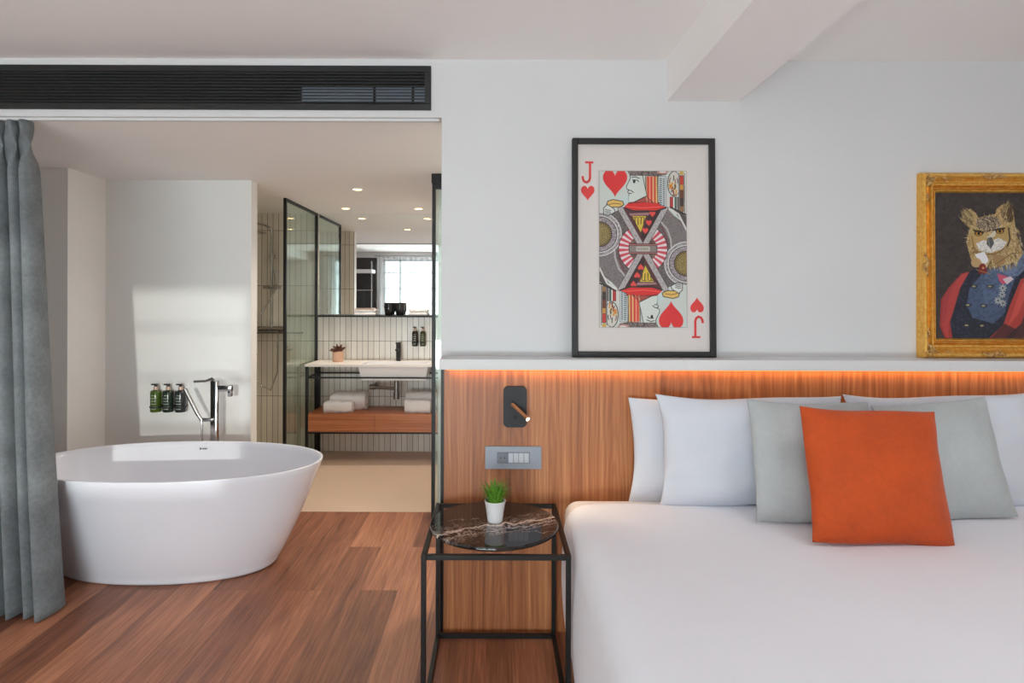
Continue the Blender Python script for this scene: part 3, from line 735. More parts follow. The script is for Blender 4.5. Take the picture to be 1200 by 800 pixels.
def owl_art():
    W_, H_ = 130, 171
    p = Paint(W_, H_, 5, (58, 50, 48))
    A = lambda *pts: [((x-195)/6.15, (y-205)/6.15) for x, y in pts]           # upper sketch
    B = lambda *pts: [((x-195)/6.15, (y+676.5-205)/6.15) for x, y in pts]     # lower sketch
    allm = np.ones(p.X.shape, bool)
    for k, cell in enumerate((9, 5, 3)): p.speck(allm, [(66, 58, 55), (52, 45, 44), (72, 62, 58), (46, 40, 40)], cell, 20+k, 0.35, 0.8)
    NAVY, BLUE, LB = (34, 38, 52), (72, 88, 116), (112, 130, 160)
    # cape
    p.poly(B((395, 110), (450, 98), (520, 60), (520, 575), (270, 575), (235, 490), (245, 300), (300, 215)), (150, 52, 50))
    p.poly(B((400, 118), (450, 104), (380, 220), (330, 390), (300, 470), (300, 575), (282, 575), (250, 480), (262, 320), (310, 220)), (176, 66, 62))
    p.poly(B((262, 290), (320, 210), (360, 160), (300, 300), (270, 470), (252, 470)), (158, 56, 62), 0.8)
    # coat
    coat = B((450, 100), (540, 40), (650, 60), (800, -40), (900, 20), (980, 160), (980, 575), (325, 575), (310, 460), (335, 380), (385, 215))
    p.poly(coat, NAVY)
    p.poly(B((560, 80), (700, 50), (800, 0), (790, 120), (740, 250), (700, 400), (620, 470), (470, 430), (430, 340), (450, 220), (520, 140)), BLUE)
    p.poly(B((570, 90), (680, 70), (760, 60), (700, 240), (650, 330), (560, 330), (540, 200)), (88, 106, 136), 0.7)
    p.poly(B((640, 80), (800, -60), (960, -40), (1000, 60), (860, 70), (800, 130), (740, 130)), LB, 0.85)
    p.speck(p.mpoly(coat), [(30, 34, 48), (80, 92, 116)], 2.2, 31, 0.25, 0.5)
    p.poly(B((820, 150), (1000, 90), (1000, 575), (590, 575), (690, 480), (735, 350)), (168, 60, 54)); p.poly(B((830, 180), (900, 160), (800, 400), (700, 520), (640, 575), (720, 500), (770, 360)), (196, 80, 70))
    p.poly(B((900, 250), (1000, 200), (1000, 575), (700, 575), (820, 470)), (60, 40, 44), 0.85); p.poly(B((600, 575), (700, 470), (800, 520), (760, 575)), (52, 34, 40), 0.7)
    for x, y in ((485, 205), (600, 205), (440, 340), (552, 345), (430, 485), (540, 487)):
        cx, cy = B((x, y))[0]; p.ell(cx, cy, 3.6, 2.0, (40, 40, 46)); p.ell(cx-.4, cy-.3, 2.2, 1.2, (170, 160, 120)); p.line([(cx-4, cy-1.6), (cx+4, cy-1.4)], (20, 22, 30), 0.8)
    # ribbon and stars
    p.poly(B((650, 110), (720, 130), (745, 165), (690, 190), (665, 165)), (196, 84, 110)); p.poly(B((690, 150), (745, 130), (770, 150), (720, 190)), (206, 190, 196))
    for x, y, r in ((690, 215, 26), (685, 262, 24), (655, 305, 26), (690, 325, 24)):
        cx, cy = B((x, y))[0]; an = np.arctan2(p.Y-cy, p.X-cx); d = np.hypot(p.X-cx, p.Y-cy)
        p.put(d < r/6.15*(0.75+0.35*np.cos(an*8)), (190, 190, 176)); p.put(d < 1.4, (90, 90, 100))
    # head
    T, TD, CR, DK = (176, 148, 96), (128, 100, 60), (206, 196, 176), (50, 40, 32)
    head = A((400, 385), (420, 340), (460, 320), (500, 350), (520, 385), (580, 370), (640, 360), (650, 320), (690, 290), (735, 285), (770, 330), (780, 420), (790, 500), (810, 560), (840, 640), (800, 700), (640, 745), (560, 745), (490, 740), (460, 680), (430, 560), (455, 460), (420, 430))
    p.poly(head, T); hm = p.mpoly(head)
    p.speck(hm, [(196, 170, 120), (150, 120, 74), (214, 196, 156), (120, 94, 58)], 1.1, 40, 0.55, 0.8)
    p.poly(A((400, 390), (425, 345), (470, 335), (500, 380), (470, 440)), (150, 130, 88), 0.5); p.poly(A((700, 320), (760, 330), (770, 400), (715, 420), (690, 360)), DK, 0.65); p.poly(A((410, 400), (450, 380), (480, 440), (450, 440)), DK, 0.4)
    rs = np.random.RandomState(5)
    hc = A((600, 560))[0]
    def strokes(n, cx, cy, rx, ry, L, cols, w=0.7, direction=None, al=0.75):
        for k in range(n):
            a_ = rs.uniform(0, 6.283); q_ = math.sqrt(rs.rand()); x0, y0 = cx+rx*q_*math.cos(a_), cy+ry*q_*math.sin(a_)
            d = np.array(direction if direction else (x0-hc[0], y0-hc[1]+4)); d = d/(np.hypot(*d)+1e-6)
            l_ = L*rs.uniform(.6, 1.3); j_ = rs.uniform(-.25, .25, 2)
            x1, y1 = x0+(d[0]+j_[0])*l_, y0+(d[1]+j_[1])*l_
            bx = slice(max(0, int((min(y0, y1)-2)*p.ss)), int((max(y0, y1)+2)*p.ss)+1), slice(max(0, int((min(x0, x1)-2)*p.ss)), int((max(x0, x1)+2)*p.ss)+1)
            X_, Y_ = p.X[bx], p.Y[bx]; dx, dy = x1-x0, y1-y0; t_ = np.clip(((X_-x0)*dx+(Y_-y0)*dy)/(dx*dx+dy*dy+1e-9), 0, 1)
            m_ = np.hypot(X_-x0-t_*dx, Y_-y0-t_*dy) < w*(1.1-t_)/1.4
            c_ = np.array(cols[rs.randint(len(cols))], float); sub = p.a[bx]; sub[m_] = sub[m_]*(1-al)+c_*al
    TC = [(196, 172, 122), (150, 122, 78), (222, 206, 168), (118, 92, 58), (90, 70, 46)]
    for (ex, ey), dr in (((440, 385), (-0.75, -1)), ((715, 345), (0.35, -1))):
        q0 = A((ex, ey))[0]
        strokes(90, q0[0], q0[1], 6, 9, 7, [(120, 100, 64), (160, 138, 94), (86, 68, 44), (186, 166, 118)], 0.9, dr, 0.8)
    q0 = A((745, 370))[0]; strokes(60, q0[0], q0[1], 4, 8, 6, [(70, 52, 34), (96, 74, 48)], 0.9, (0.3, -1), 0.8)
    strokes(260, hc[0]+1, hc[1]-4, 27, 26, 5, TC, 0.7)
    q0 = A((660, 700))[0]; strokes(160, q0[0], q0[1], 24, 8, 5, TC, 0.8, (0.1, 1))
    q0 = A((790, 560))[0]; strokes(80, q0[0], q0[1], 6, 18, 5, TC, 0.8, (0.4, 1))
    crown = A((500, 400), (580, 372), (660, 380), (680, 430), (640, 480), (560, 490), (505, 450)); p.poly(crown, (150, 130, 104)); p.speck(p.mpoly(crown), [(60, 48, 40), (200, 184, 156), (96, 78, 62)], 0.9, 41, 0.85, 0.85)
    p.poly(A((490, 470), (560, 500), (590, 520), (640, 470), (690, 440), (660, 500), (600, 545), (530, 510)), CR)
    p.ell(*A((520, 535))[0], 10, 11, (184, 152, 96), 0.9); p.ell(*A((700, 520))[0], 10, 12, (176, 146, 92), 0.9)
    for (x, y, sx) in ((520, 497, 1), (672, 480, -1)):
        cx, cy = A((x, y))[0]; p.ell(cx, cy, 5.0, 3.4, DK); p.ell(cx, cy+.5, 3.4, 2.4, (196, 140, 40)); p.ell(cx, cy+.4, 1.7, 1.9, (16, 12, 10)); p.line([(cx-5.5*sx, cy-3.2), (cx+5.5*sx, cy+1.0-2)], (36, 28, 24), 1.8)
    p.poly(A((500, 570), (560, 545), (600, 560), (660, 530), (725, 560), (690, 610), (600, 640), (520, 620)), (214, 210, 204)); p.speck(p.mpoly(A((500, 570), (560, 545), (600, 560), (660, 530), (725, 560), (690, 610), (600, 640), (520, 620))), [(170, 166, 160), (232, 228, 222)], 1.2, 43, 0.6, 0.6)
    p.poly(A((585, 530), (615, 525), (630, 570), (605, 610), (575, 575)), (84, 84, 86)); p.line(A((590, 535), (598, 600)), (140, 138, 136), 0.9)
    p.line(A((505, 630), (560, 650), (640, 645), (700, 610)), TD, 1.6); p.line(A((735, 460), (745, 540), (725, 590)), DK, 1.6); p.line(A((470, 520), (485, 600), (500, 640)), TD, 1.4)
    p.poly(A((490, 650), (560, 630), (590, 690), (570, 720), (520, 700)), (226, 226, 230)); p.ell(*A((500, 710))[0], 6, 5.5, (180, 150, 104)); p.ell(*A((665, 690))[0], 7, 6.5, (158, 124, 82)); p.line(A((640, 720), (760, 640), (800, 640)), (120, 92, 56), 1.0)
    for x, y, r in ((545, 745, 4.2), (560, 770, 3.2), (530, 775, 2.6)): p.ell(*A((x, y))[0], r, r*1.1, (120, 30, 32)); 
    p.ell(*A((550, 748))[0], 1.4, 1.4, (206, 150, 90)); p.line(A((500, 760), (600, 790)), (150, 120, 70), 1.0)
    return p.down(3)

# jack picture, standing on the ledge and leaning on the wall
JW, JH = 0.660, 1.012
jk = thing('framed_playing_card', (0.682, 2.818, 1.2318), 'black framed jack of hearts playing card picture leaning above the lamp', 'picture')
jk.rotation_euler = (R(-1.6), 0, 0)
b = MB(); fw = 0.026
for x0, x1, z0, z1 in ((-JW/2, -JW/2+fw, 0, JH), (JW/2-fw, JW/2, 0, JH), (-JW/2+fw, JW/2-fw, 0, fw), (-JW/2+fw, JW/2-fw, JH-fw, JH)): b.box(x0, x1, -0.018, 0.014, z0, z1, bevel=0.0015, seg=1)
b.build('frame', M['frame_black'], jk)
MB().box(-JW/2+fw, JW/2-fw, 0.0, 0.012, fw, JH-fw).build('backing_paper', M['mat'], jk)
kx = JW/169.0
canvas('printed_figure', jack_art(), 104*kx, 186*kx, jk, ((754.7-755.3)*kx, -0.004, (420-292)*kx))
def text_obj(name, s, size, mat, parent, loc, rot, ext=0.0006, wide=1.0):
    cu = bpy.data.curves.new(name, 'FONT'); cu.body = s; cu.size = size; cu.extrude = ext; cu.align_x = 'CENTER'; cu.align_y = 'CENTER'
    tmp = bpy.data.objects.new(name, cu); COL.objects.link(tmp)
    dg = bpy.context.evaluated_depsgraph_get(); me = bpy.data.meshes.new_from_object(tmp.evaluated_get(dg)); bpy.data.objects.remove(tmp)
    me.materials.clear(); me.materials.append(mat)
    o = bpy.data.objects.new(name, me); COL.objects.link(o); o.parent = parent; o.location = loc; o.rotation_euler = rot; o.scale = (wide, 1, 1)
    return o
def index_J(px, py, flip):
    # letter J with slab serif, drawn as a bent stroke
    b = MB(); s_ = -1 if flip else 1
    pts = [(3.2, 12), (3.2, -6.5), (2.2, -10), (-0.5, -12), (-3.5, -11), (-5.2, -8), (-5.6, -5)]
    pts = [(s_*x*kx, s_*z*kx) for x, z in pts]
    for (x0, z0), (x1, z1) in zip(pts, pts[1:]):
        d = Vector((x1-x0, z1-z0)).normalized(); n = Vector((-d.y, d.x))*1.35*kx; e = d*0.6*kx
        b.prism([(x0-e.x+n.x, z0-e.y+n.y), (x1+e.x+n.x, z1+e.y+n.y), (x1+e.x-n.x, z1+e.y-n.y), (x0-e.x-n.x, z0-e.y-n.y)], -0.0012, 0)
    x0, x1, z0 = -2.6*kx, 7.2*kx, 12*kx
    q_ = [(x0, z0-1.2*kx), (x1, z0-1.2*kx), (x1, z0+1.2*kx), (x0, z0+1.2*kx)]
    b.prism([(s_*a_, s_*c_) for a_, c_ in q_], -0.0012, 0)
    b.build('corner_letter', M['red_ink'], jk, loc=((px-755.3)*kx, -0.0005, (420-py)*kx))
index_J(689, 201, False); index_J(819.5, 384, True)
for px, py, sg in ((689.5, 226, 1), (818.5, 358, -1)):
    pts = [(x*kx, -z_*kx) for x, z_ in heart(0, 0, 16, 18)]
    if sg < 0: pts = [(-x, -z_) for x, z_ in pts]
    MB().prism(pts, -0.0012, 0).build('corner_heart', M['red_ink'], jk, loc=((px-755.3)*kx, -0.0005, (420-py)*kx))

# owl painting in an ornate gold frame
OWW, OWH = 0.655, 0.858
ow = thing('owl_painting', (1.972+OWW/2, 2.838, 1.2318), 'portrait of an owl in uniform in an ornate gold frame', 'painting')
ow.rotation_euler = (R(-0.8), 0, 0)
ks = 2.82/717
IW, IH = OWW-2*18*ks, OWH-2*23*ks
prof = [(0.000, 0.030), (0.000, -0.012), (0.003, -0.019), (0.009, -0.024), (0.015, -0.023), (0.021, -0.016), (0.027, -0.007), (0.033, -0.003), (0.036, -0.002), (0.037, -0.014), (0.041, -0.021), (0.046, -0.021), (0.0495, -0.013), (0.051, -0.003), (0.0525, -0.012), (0.0555, -0.016), (0.0585, -0.012), (0.060, -0.002), (0.0625, -0.009), (0.065, -0.009), (0.068, -0.002), (0.071, 0.005), (0.071, 0.014)]
sx_ = 18*ks/0.071; sz_ = 23*ks/0.071
b = MB(); rings = []
for cxs, czs in ((-1, -1), (1, -1), (1, 1), (-1, 1)):
    rings.append([(cxs*(OWW/2-d_*sx_), y_, OWH/2+czs*(OWH/2-d_*sz_)) for d_, y_ in prof])
rings.append(rings[0]); b.loft(rings, closed=False); bmesh.ops.remove_doubles(b.bm, verts=b.bm.verts, dist=1e-5)
o = b.build('frame', M['gold'], ow, 35)
canvas('canvas', owl_art(), IW+0.004, IH+0.004, ow, (0, 0.008, OWH/2), 0.004)
rnd = random.Random(9)
for cxs in (-1, 1):
    for czs in (0, 1):
        b = MB(); cx0 = cxs*OWW/2; cz0 = czs*OWH; dz = 1 if czs == 0 else -1
        b.sph((cx0-cxs*0.036, -0.020, cz0+dz*0.046), 0.019, (0.6, 0.6, 1.3), 10, 8, Matrix.Rotation(R(40*cxs*dz), 4, 'Y'))
        for k in range(44):
            u = (k % 22)/21; L = 0.012+0.125*u; along = k < 22
            wob = 0.013+0.014*math.sin(u*9)+rnd.uniform(-.004, .008)
            px_, pz_ = (L, 0.014+wob*(1-.5*u)) if along else (0.012+wob*(1-.5*u), L)
            b.sph((cx0-cxs*px_, -0.019+0.006*u, cz0+dz*pz_), rnd.uniform(.007, .0125)*(1-.5*u), (1, 0.8, 1), 8, 6)
        b.build('corner_ornament', M['gold_relief'], ow, 180)
for (x, z, hor) in ((0, OWH-0.018, 1), (0, 0.018, 1), (-OWW/2+0.014, OWH/2, 0), (OWW/2-0.014, OWH/2, 0)):
    b = MB()
    for k in range(11):
        u = -1+2*k/10; r_ = 0.011*(1-.6*abs(u))+0.003; off = 0.004*math.sin(5*u)
        b.sph((x+u*0.055 if hor else x+off, -0.019, z+off if hor else z+u*0.05), r_, (1, .8, 1), 8, 6)
    b.build('side_ornament', M['gold_relief'], ow, 180)

# ---------------------------------------------------------------- ventilation grille
GX1, GX0, GZ0, GZ1 = -0.306, -2.75, 2.380, 2.588
gr = thing('ventilation_grille', ((GX0+GX1)/2, YW, GZ0), 'long black linear ventilation grille in the lintel above the opening', 'grille')
gw = (GX1-GX0)/2; gh = GZ1-GZ0; fb = 0.030
b = MB().box(-gw, gw, -0.008, -0.0005, 0, fb, bevel=0.0015, seg=1).box(-gw, gw, -0.008, -0.0005, gh-fb, gh, bevel=0.0015, seg=1).box(gw-fb, gw, -0.008, -0.0005, fb, gh-fb).box(-gw, -gw+fb, -0.008, -0.0005, fb, gh-fb)
b.build('frame', M['grille'], gr)
MB().box(-gw+fb, gw-fb, -0.0018, -0.0005, fb, gh-fb).build('back_plate', M['dark'], gr)
ns = 10
for i in range(ns):
    z = fb+(gh-2*fb)*(i+0.5)/ns
    MB().box(-gw+fb, gw-fb, -0.008, -0.002, z-0.0028, z+0.0028).build('slat', M['grille'], gr)
o = MB().box(gw-fb-0.575, gw-fb, -0.0045, -0.002, fb+0.006, fb+0.076).build('damper_flap', M['flap'], gr); o['label'] = 'bluish grey flap behind the slats'
for dx in (0.055, 0.235): MB().box(gw-fb-dx-0.006, gw-fb-dx+0.006, -0.0075, -0.002, fb, fb+0.082).build('divider', M['dark'], gr)

# ---------------------------------------------------------------- curtain
def curtain_mesh(x_top0, x_top1, x_bot0, x_bot1, yc, z0, z1, folds, amp, seed, n=220, m=60, pinch=True, lean=0.9):
    b = MB(); rings = []; rnd = random.Random(seed); ph = rnd.uniform(0, 6)
    for j in range(m+1):
        t_ = j/m; z = z1+(z0-z1)*t_; e = t_**0.9
        xa = x_top0+(x_bot0-x_top0)*e; xb = x_top1+(x_bot1-x_top1)*e
        env, sq = 1, 0
        if pinch:
            g = math.exp(-((z1-z-0.125)/0.055)**2); env = 1-0.45*g; sq = 0.028*g
            if z1-z < 0.125: env *= 0.62
        row = []
        for i in range(n+1):
            u = i/n; w = 2*math.pi*folds*u+ph+0.25*math.sin(2.2*t_+7*u)
            A_ = amp*env*(0.75+0.25*math.sin(5.1*u*folds/2+ph))*(0.72+0.42*t_)
            y = yc+A_*math.sin(w)+0.22*A_*math.sin(2*w+1.3*t_+ph)+0.012*t_*math.sin(5*t_+2*u)
            x = xa+(xb-xa)*u
            x += lean*0.42*A_*math.cos(w+0.4)+0.14*A_*math.cos(2*w) - sq*math.sin(w)
            row.append((x, y, z+(0.012*math.sin(w+1) if j == m else 0)))
        rings.append(row)
    b.loft(rings, closed=False); return b
CURT_SEED = 2
cu = thing('curtain', (-2.2, 2.90, 0), 'grey velvet curtain with pinch pleats hanging beside the bathtub', 'curtain')
o = curtain_mesh(-1.08, -0.012, -1.08, 0.115, 0, 0.006, 2.335, 16.2, 0.068, CURT_SEED, n=980, lean=0.42).build('drape', M['curtain'], cu, 180)
md = o.modifiers.new('thick', 'SOLIDIFY'); md.thickness = 0.004
MB().box(-1.15, 1.93, -0.012, 0.012, 2.336, 2.3478).build('track', M['ledge'], cu)
sh = thing('sheer_curtain', (-1.18, YB+0.09, 0), 'white sheer curtain in front of the gridded window', 'curtain')
curtain_mesh(-1.5, 1.5, -1.5, 1.5, 0, 0.02, 2.5, 24, 0.028, 5, n=400, m=6, pinch=False).build('voile', M['sheer'], sh, 180)
MB().cyl((-1.6, 0, 2.52), (1.6, 0, 2.52), 0.010).build('rod', M['silver'], sh, 40)

# ---------------------------------------------------------------- bathtub
tub = thing('bathtub', (-1.80, 3.46, 0), 'freestanding oval white bathtub on the wooden floor', 'bathtub')
def oval(a, b_, cx, cy, z, n=96, ex=2.15):
    pts = []
    for i in range(n):
        t_ = 2*math.pi*i/n; c_, s_ = math.cos(t_), math.sin(t_)
        pts.append((cx+a*math.copysign(abs(c_)**(2/ex), c_), cy+b_*math.copysign(abs(s_)**(2/ex), s_), z))
    return pts
TBH = 0.59
def outer(z):
    k = (z/TBH)**0.80
    return 0.585+(0.815-0.585)*k, 0.290+(0.455-0.290)*k, -0.05*(1-k), 0.02*(1-k)
rings = []
a0, b0, c0, d0 = outer(0.03)
for s_, z in ((0.0, 0.0), (0.5, 0.0), (0.93, 0.0), (0.975, 0.006), (0.995, 0.018)): rings.append(oval(max(1e-3, a0*s_), max(1e-3, b0*s_), c0, d0, z))
for i in range(0, 20):
    z = 0.03+(TBH-0.008-0.03)*i/19; rings.append(oval(*outer(z), z))
a1, b1, c1, d1 = outer(TBH)
for da, z in ((0.003, TBH-0.002), (0.008, TBH), (0.013, TBH), (0.018, TBH-0.003)): rings.append(oval(a1-da, b1-da, 0, 0, z))
for i in range(1, 16):
    t_ = i/15; z = TBH-0.003-(TBH-0.13)*t_; k = t_**1.15
    rings.append(oval(a1-0.018-0.20*k, b1-0.018-0.155*k, -0.02*k, 0, z))
al, bl = a1-0.218, b1-0.173
for s_, z in ((0.94, 0.115), (0.85, 0.107), (0.5, 0.102), (0.002, 0.1)): rings.append(oval(al*s_, bl*s_, -0.02, 0, z))
MB().loft(rings).build('tub_shell', M['tub'], tub, 50)
MB().lathe([(0, 0.003), (0.03, 0.003), (0.033, 0)], (0.0, 0, 0.104)).build('waste_cover', M['chrome'], tub, 40)
b = MB()
for k, (dx, w_) in enumerate(((-0.018, 0.008), (-0.004, 0.005), (0.004, 0.005), (0.012, 0.005), (0.020, 0.005))): b.box(dx-w_/2, dx+w_/2, -0.001, 0.001, -0.004 if k else -0.006, 0.004 if k else 0.006)
b.build('maker_mark', M['steel'], tub, loc=(-0.05, 0.417, 0.548), rot=(R(-15), 0, 0))

# tub filler
FX, FY = -1.862, 4.06
fa = thing('tub_filler_tap', (FX, FY, 0), 'chrome floor standing bath tap with hand shower behind the tub', 'tap')
MB().cyl((0, 0, 0), (0, 0, 0.014), 0.05, seg=32).build('floor_flange', M['chrome'], fa, 40)
MB().box(-0.022, 0.022, -0.022, 0.022, 0.012, 0.955, bevel=0.005).build('column', M['chrome'], fa, 40)
MB().box(0.0, 0.115, -0.016, 0.016, 0.885, 0.925, bevel=0.006).box(0.088, 0.115, -0.015, 0.015, 0.850, 0.925, bevel=0.006).build('spout', M['chrome'], fa, 40)
b = MB().tube([(-0.01, 0, 0.955), (-0.02, 0, 0.968), (-0.06, -0.004, 0.953), (-0.135, -0.01, 0.950)], [0.012, 0.010, 0.007, 0.008]); b.build('lever', M['steel'], fa, 60)
MB().box(-0.085, 0.0, -0.034, -0.012, 0.690, 0.712, bevel=0.004).build('holder', M['steel'], fa, 40)
MB().tube([(-0.073, -0.03, 0.700), (-0.10, -0.03, 0.74), (-0.184, -0.03, 0.905)], [0.010, 0.013, 0.013]).build('hand_shower', M['steel'], fa, 60)
MB().tube([(-0.073, -0.03, 0.702), (-0.068, -0.035, 0.62), (-0.064, -0.035, 0.45), (-0.055, -0.03, 0.2), (-0.03, -0.02, 0.12), (-0.018, -0.01, 0.12)], 0.006).build('hose', M['chrome'], fa, 60)

# pump bottles on wall holders
def bottle(name, loc, mat, label, r, h, group, bracket=True, facing=-1):
    t_ = thing(name, loc, label, 'bottle', group)
    MB().lathe([(0, 0), (r*0.92, 0), (r, 0.006), (r, h*0.70), (r*0.85, h*0.76), (r*0.38, h*0.79), (r*0.36, h*0.80), (0, h*0.80)]).build('body', mat, t_, 40); body = t_.children[0] if t_.children else [o_ for o_ in bpy.data.objects if o_.parent == t_][0]
    o = MB().lathe([(r*0.36, 0), (r*0.42, 0), (r*0.42, h*0.12), (r*0.36, h*0.12)], (0, 0, h*0.79)).build('pump_collar', M['collar'], t_, 40)
    MB().cyl((0, 0, h*0.90), (0, 0, h), r*0.30, seg=14).box(-r*0.85, r*0.2, -r*0.22, r*0.22, h*0.955, h*1.0, bevel=0.002).build('pump', M['blackmat'], t_, 40)
    b = MB()
    for z, w_ in ((0.60, 0.35), (0.50, 0.6), (0.40, 0.5), (0.30, 0.55), (0.20, 0.62), (0.12, 0.5)):
        n = 8; a0 = -90-w_*55; pts = []
        for i in range(n+1):
            a_ = R(a0+w_*110*i/n); pts.append((r*1.012*math.cos(a_), r*1.012*math.sin(a_)))
        for (x0, y0), (x1, y1) in zip(pts, pts[1:]):
            hz = h*0.014; v = [b.bm.verts.new(c_) for c_ in ((x0, y0, h*z-hz), (x1, y1, h*z-hz), (x1, y1, h*z+hz), (x0, y0, h*z+hz))]; b.bm.faces.new(v)
    b.build('printed_lines', M['label'], body, 60)
    MB().lathe([(r*1.06, 0), (r*1.12, 0), (r*1.12, 0.010), (r*1.06, 0.010), (r*1.06, 0)], (0, 0, h*0.16)).box(-r*0.4, r*0.4, r*1.08, r*1.75, h*0.16, h*0.16+0.010).build('holder_ring', M['blackmat'], t_, 40)
    return t_
for i, (px, mat, lab) in enumerate(((183.5, 'soap_green', 'bright green pump bottle on the tub wall, nearest the curtain'), (198.0, 'soap_dark', 'dark green pump bottle between the other two on the tub wall'), (212.5, 'soap_black', 'slate dark pump bottle on the tub wall, nearest the tap'))):
    bottle('pump_bottle', ((px-581)*4.33/717, 4.325, 0.700), M[mat], lab, 0.037, 0.197, 'pump bottles on the tub wall')

# ---------------------------------------------------------------- sliding glass door
dr = struct(MB().box(-0.434, -0.411, 4.15, 4.19, 0.01, 2.30).box(-0.411, 0.45, 4.155, 4.185, 0.01, 0.06).box(-0.411, 0.45, 4.155, 4.185, 2.25, 2.30).box(0.45, 0.475, 4.15, 4.19, 0.01, 2.30).build('door_1', M['black']), 'black framed sliding glass door parked at the bathroom entrance')
MB().box(-0.411, 0.45, 4.166, 4.174, 0.06, 2.25).build('glass_panel', M['glass'], dr)
MB().box(-0.437, 0.5, 4.135, 4.205, 2.285, 2.349).build('track_rail', M['black'], dr)

# ---------------------------------------------------------------- shower
sc = thing('shower_screen', (-1.772, 5.13, 0), 'clear shower screen in a thin black frame beside the vanity', 'shower screen')
MB().box(-0.012, 0.012, 0, 0.026, 0.002, 2.349).build('post', M['black'], sc)
MB().box(-0.012, 0.012, 0.89, 0.918, 0.002, 2.349).build('post', M['black'], sc)
MB().box(-0.012, 0.012, 0.026, 0.89, 2.327, 2.349).build('rail', M['black'], sc)
MB().box(-0.012, 0.012, 0.026, 0.89, 0.002, 0.022).build('rail', M['black'], sc)
MB().box(-0.004, 0.004, 0.026, 0.89, 0.022, 2.327).build('glass_panel', M['glass'], sc)
ss = thing('shower_set', (-2.20, YM-0.002, 1.0), 'chrome shower column with rain head on the tiled shower wall', 'shower')
MB().tube([(0, -0.05, 0.22), (0, -0.05, 1.02), (0, -0.05, 1.17), (-0.01, -0.07, 1.20), (-0.03, -0.14, 1.215), (-0.05, -0.32, 1.215), (-0.052, -0.36, 1.20), (-0.052, -0.37, 1.15)], 0.011).build('riser_pipe', M['chrome'], ss, 60)
MB().lathe([(0, 0), (0.11, 0), (0.115, 0.006), (0.11, 0.012), (0.03, 0.02), (0.018, 0.04), (0, 0.04)], (-0.052, -0.37, 1.11)).build('rain_head', M['chrome'], ss, 40)
MB().cyl((-0.13, -0.05, 0.215), (0.13, -0.05, 0.215), 0.022).cyl((-0.09, -0.05, 0.215), (-0.09, 0.0, 0.215), 0.02).cyl((0.09, -0.05, 0.215), (0.09, 0, 0.215), 0.02).build('mixer', M['chrome'], ss, 40)
MB().box(-0.06, 0.09, -0.115, -0.03, 0.60, 0.63, bevel=0.006).cyl((0.05, -0.06, 0.60), (0.05, -0.09, 0.78), 0.014).build('hand_shower', M['chrome'], ss, 40)
MB().box(-0.02, 0.02, -0.05, 0, 0.90, 0.94, bevel=0.004).build('bracket', M['chrome'], ss, 40)
MB().tube([(0.05, -0.06, 0.60), (-0.12, -0.08, 0.30), (-0.18, -0.13, 0.1), (-0.17, -0.13, -0.15), (-0.10, -0.12, -0.32), (0.02, -0.12, -0.38), (0.09, -0.13, -0.2), (0.09, -0.13, 0.15), (0.08, -0.05, 0.20)], 0.007).build('hose', M['chrome'], ss, 60)
sr = tag(MB().box(-2.4, -1.9, YM-0.095, YM-0.001, 1.166, 1.181, bevel=0.003).build('shower_shelf', M['steel']), 'narrow metal shelf on the shower wall under the pipe', 'shelf')

# ---------------------------------------------------------------- vanity
VX0, VX1, VY0, VY1 = -1.745, -0.43, 5.60, 6.045
vn = thing('vanity_unit', ((VX0+VX1)/2, (VY0+VY1)/2, 0), 'washbasin vanity with black metal frame and two walnut drawers', 'vanity')
vw, vd = (VX1-VX0)/2, (VY1-VY0)/2
vc = (VX0+VX1)/2
# counter with a basin cut-out
SX0, SX1, SY0, SY1 = -1.255-vc, -0.625-vc, -vd+0.02, 0.10
CZ0, CZ1 = 0.884, 0.905
MB().box(-vw, SX0, -vd, vd, CZ0, CZ1).box(SX1, vw, -vd, vd, CZ0, CZ1).box(SX0, SX1, -vd, SY0, CZ0, CZ1).box(SX0, SX1, SY1, vd, CZ0, CZ1).build('counter', M['counter'], vn)
b = MB()
def rect(x0, x1, y0, y1, z): return [(x0, y0, z), (x1, y0, z), (x1, y1, z), (x0, y1, z)]
b.loft([rect(SX0+.02, SX1-.02, SY0+.02, SY1-.02, 0.755), rect(SX0-.005, SX1+.005, SY0-.01, SY1+.005, 0.883), rect(SX0-.0, SX1+.0, SY0, SY1, 0.9056), rect(SX0+.012, SX1-.012, SY0+.012, SY1-.012, 0.9056), rect(SX0+.03, SX1-.03, SY0+.03, SY1-.03, 0.785)], True, True, True)
b.build('basin', M['ceramic'], vn)
fr = 0.013
for x in (-vw+fr+0.002, vw-fr):
    for y in (-vd+fr+0.002, vd-fr-0.04):
        MB().box(x-fr, x+fr, y-fr, y+fr, 0.001, CZ0).build('leg', M['black'], vn)
for y in (-vd+fr+0.002, vd-fr-0.04): MB().box(-vw+2*fr, vw-2*fr, y-0.007, y+0.007, 0.775, 0.79).build('rail', M['black'], vn)
for x in (-vw+fr+0.002, vw-fr): MB().box(x-0.008, x+0.008, -vd+2*fr, vd-0.06, 0.775, 0.79).build('rail', M['black'], vn)
MB().box(-vw+2*fr, vw-2*fr, -vd+0.002, -vd+0.02, 0.270, 0.284).build('rail', M['black'], vn)
MB().box(-vw+2*fr+0.002, vw-2*fr, -vd+0.022, vd-0.01, 0.285, 0.452).build('carcass', M['drawer_wood'], vn)
xm = -1.105-vc
for x0, x1 in ((-vw+2*fr+0.004, xm-0.0015), (xm+0.0015, vw-2*fr-0.002)): MB().box(x0, x1, -vd+0.004, -vd+0.022, 0.286, 0.450).build('drawer', M['drawer_wood'], vn)
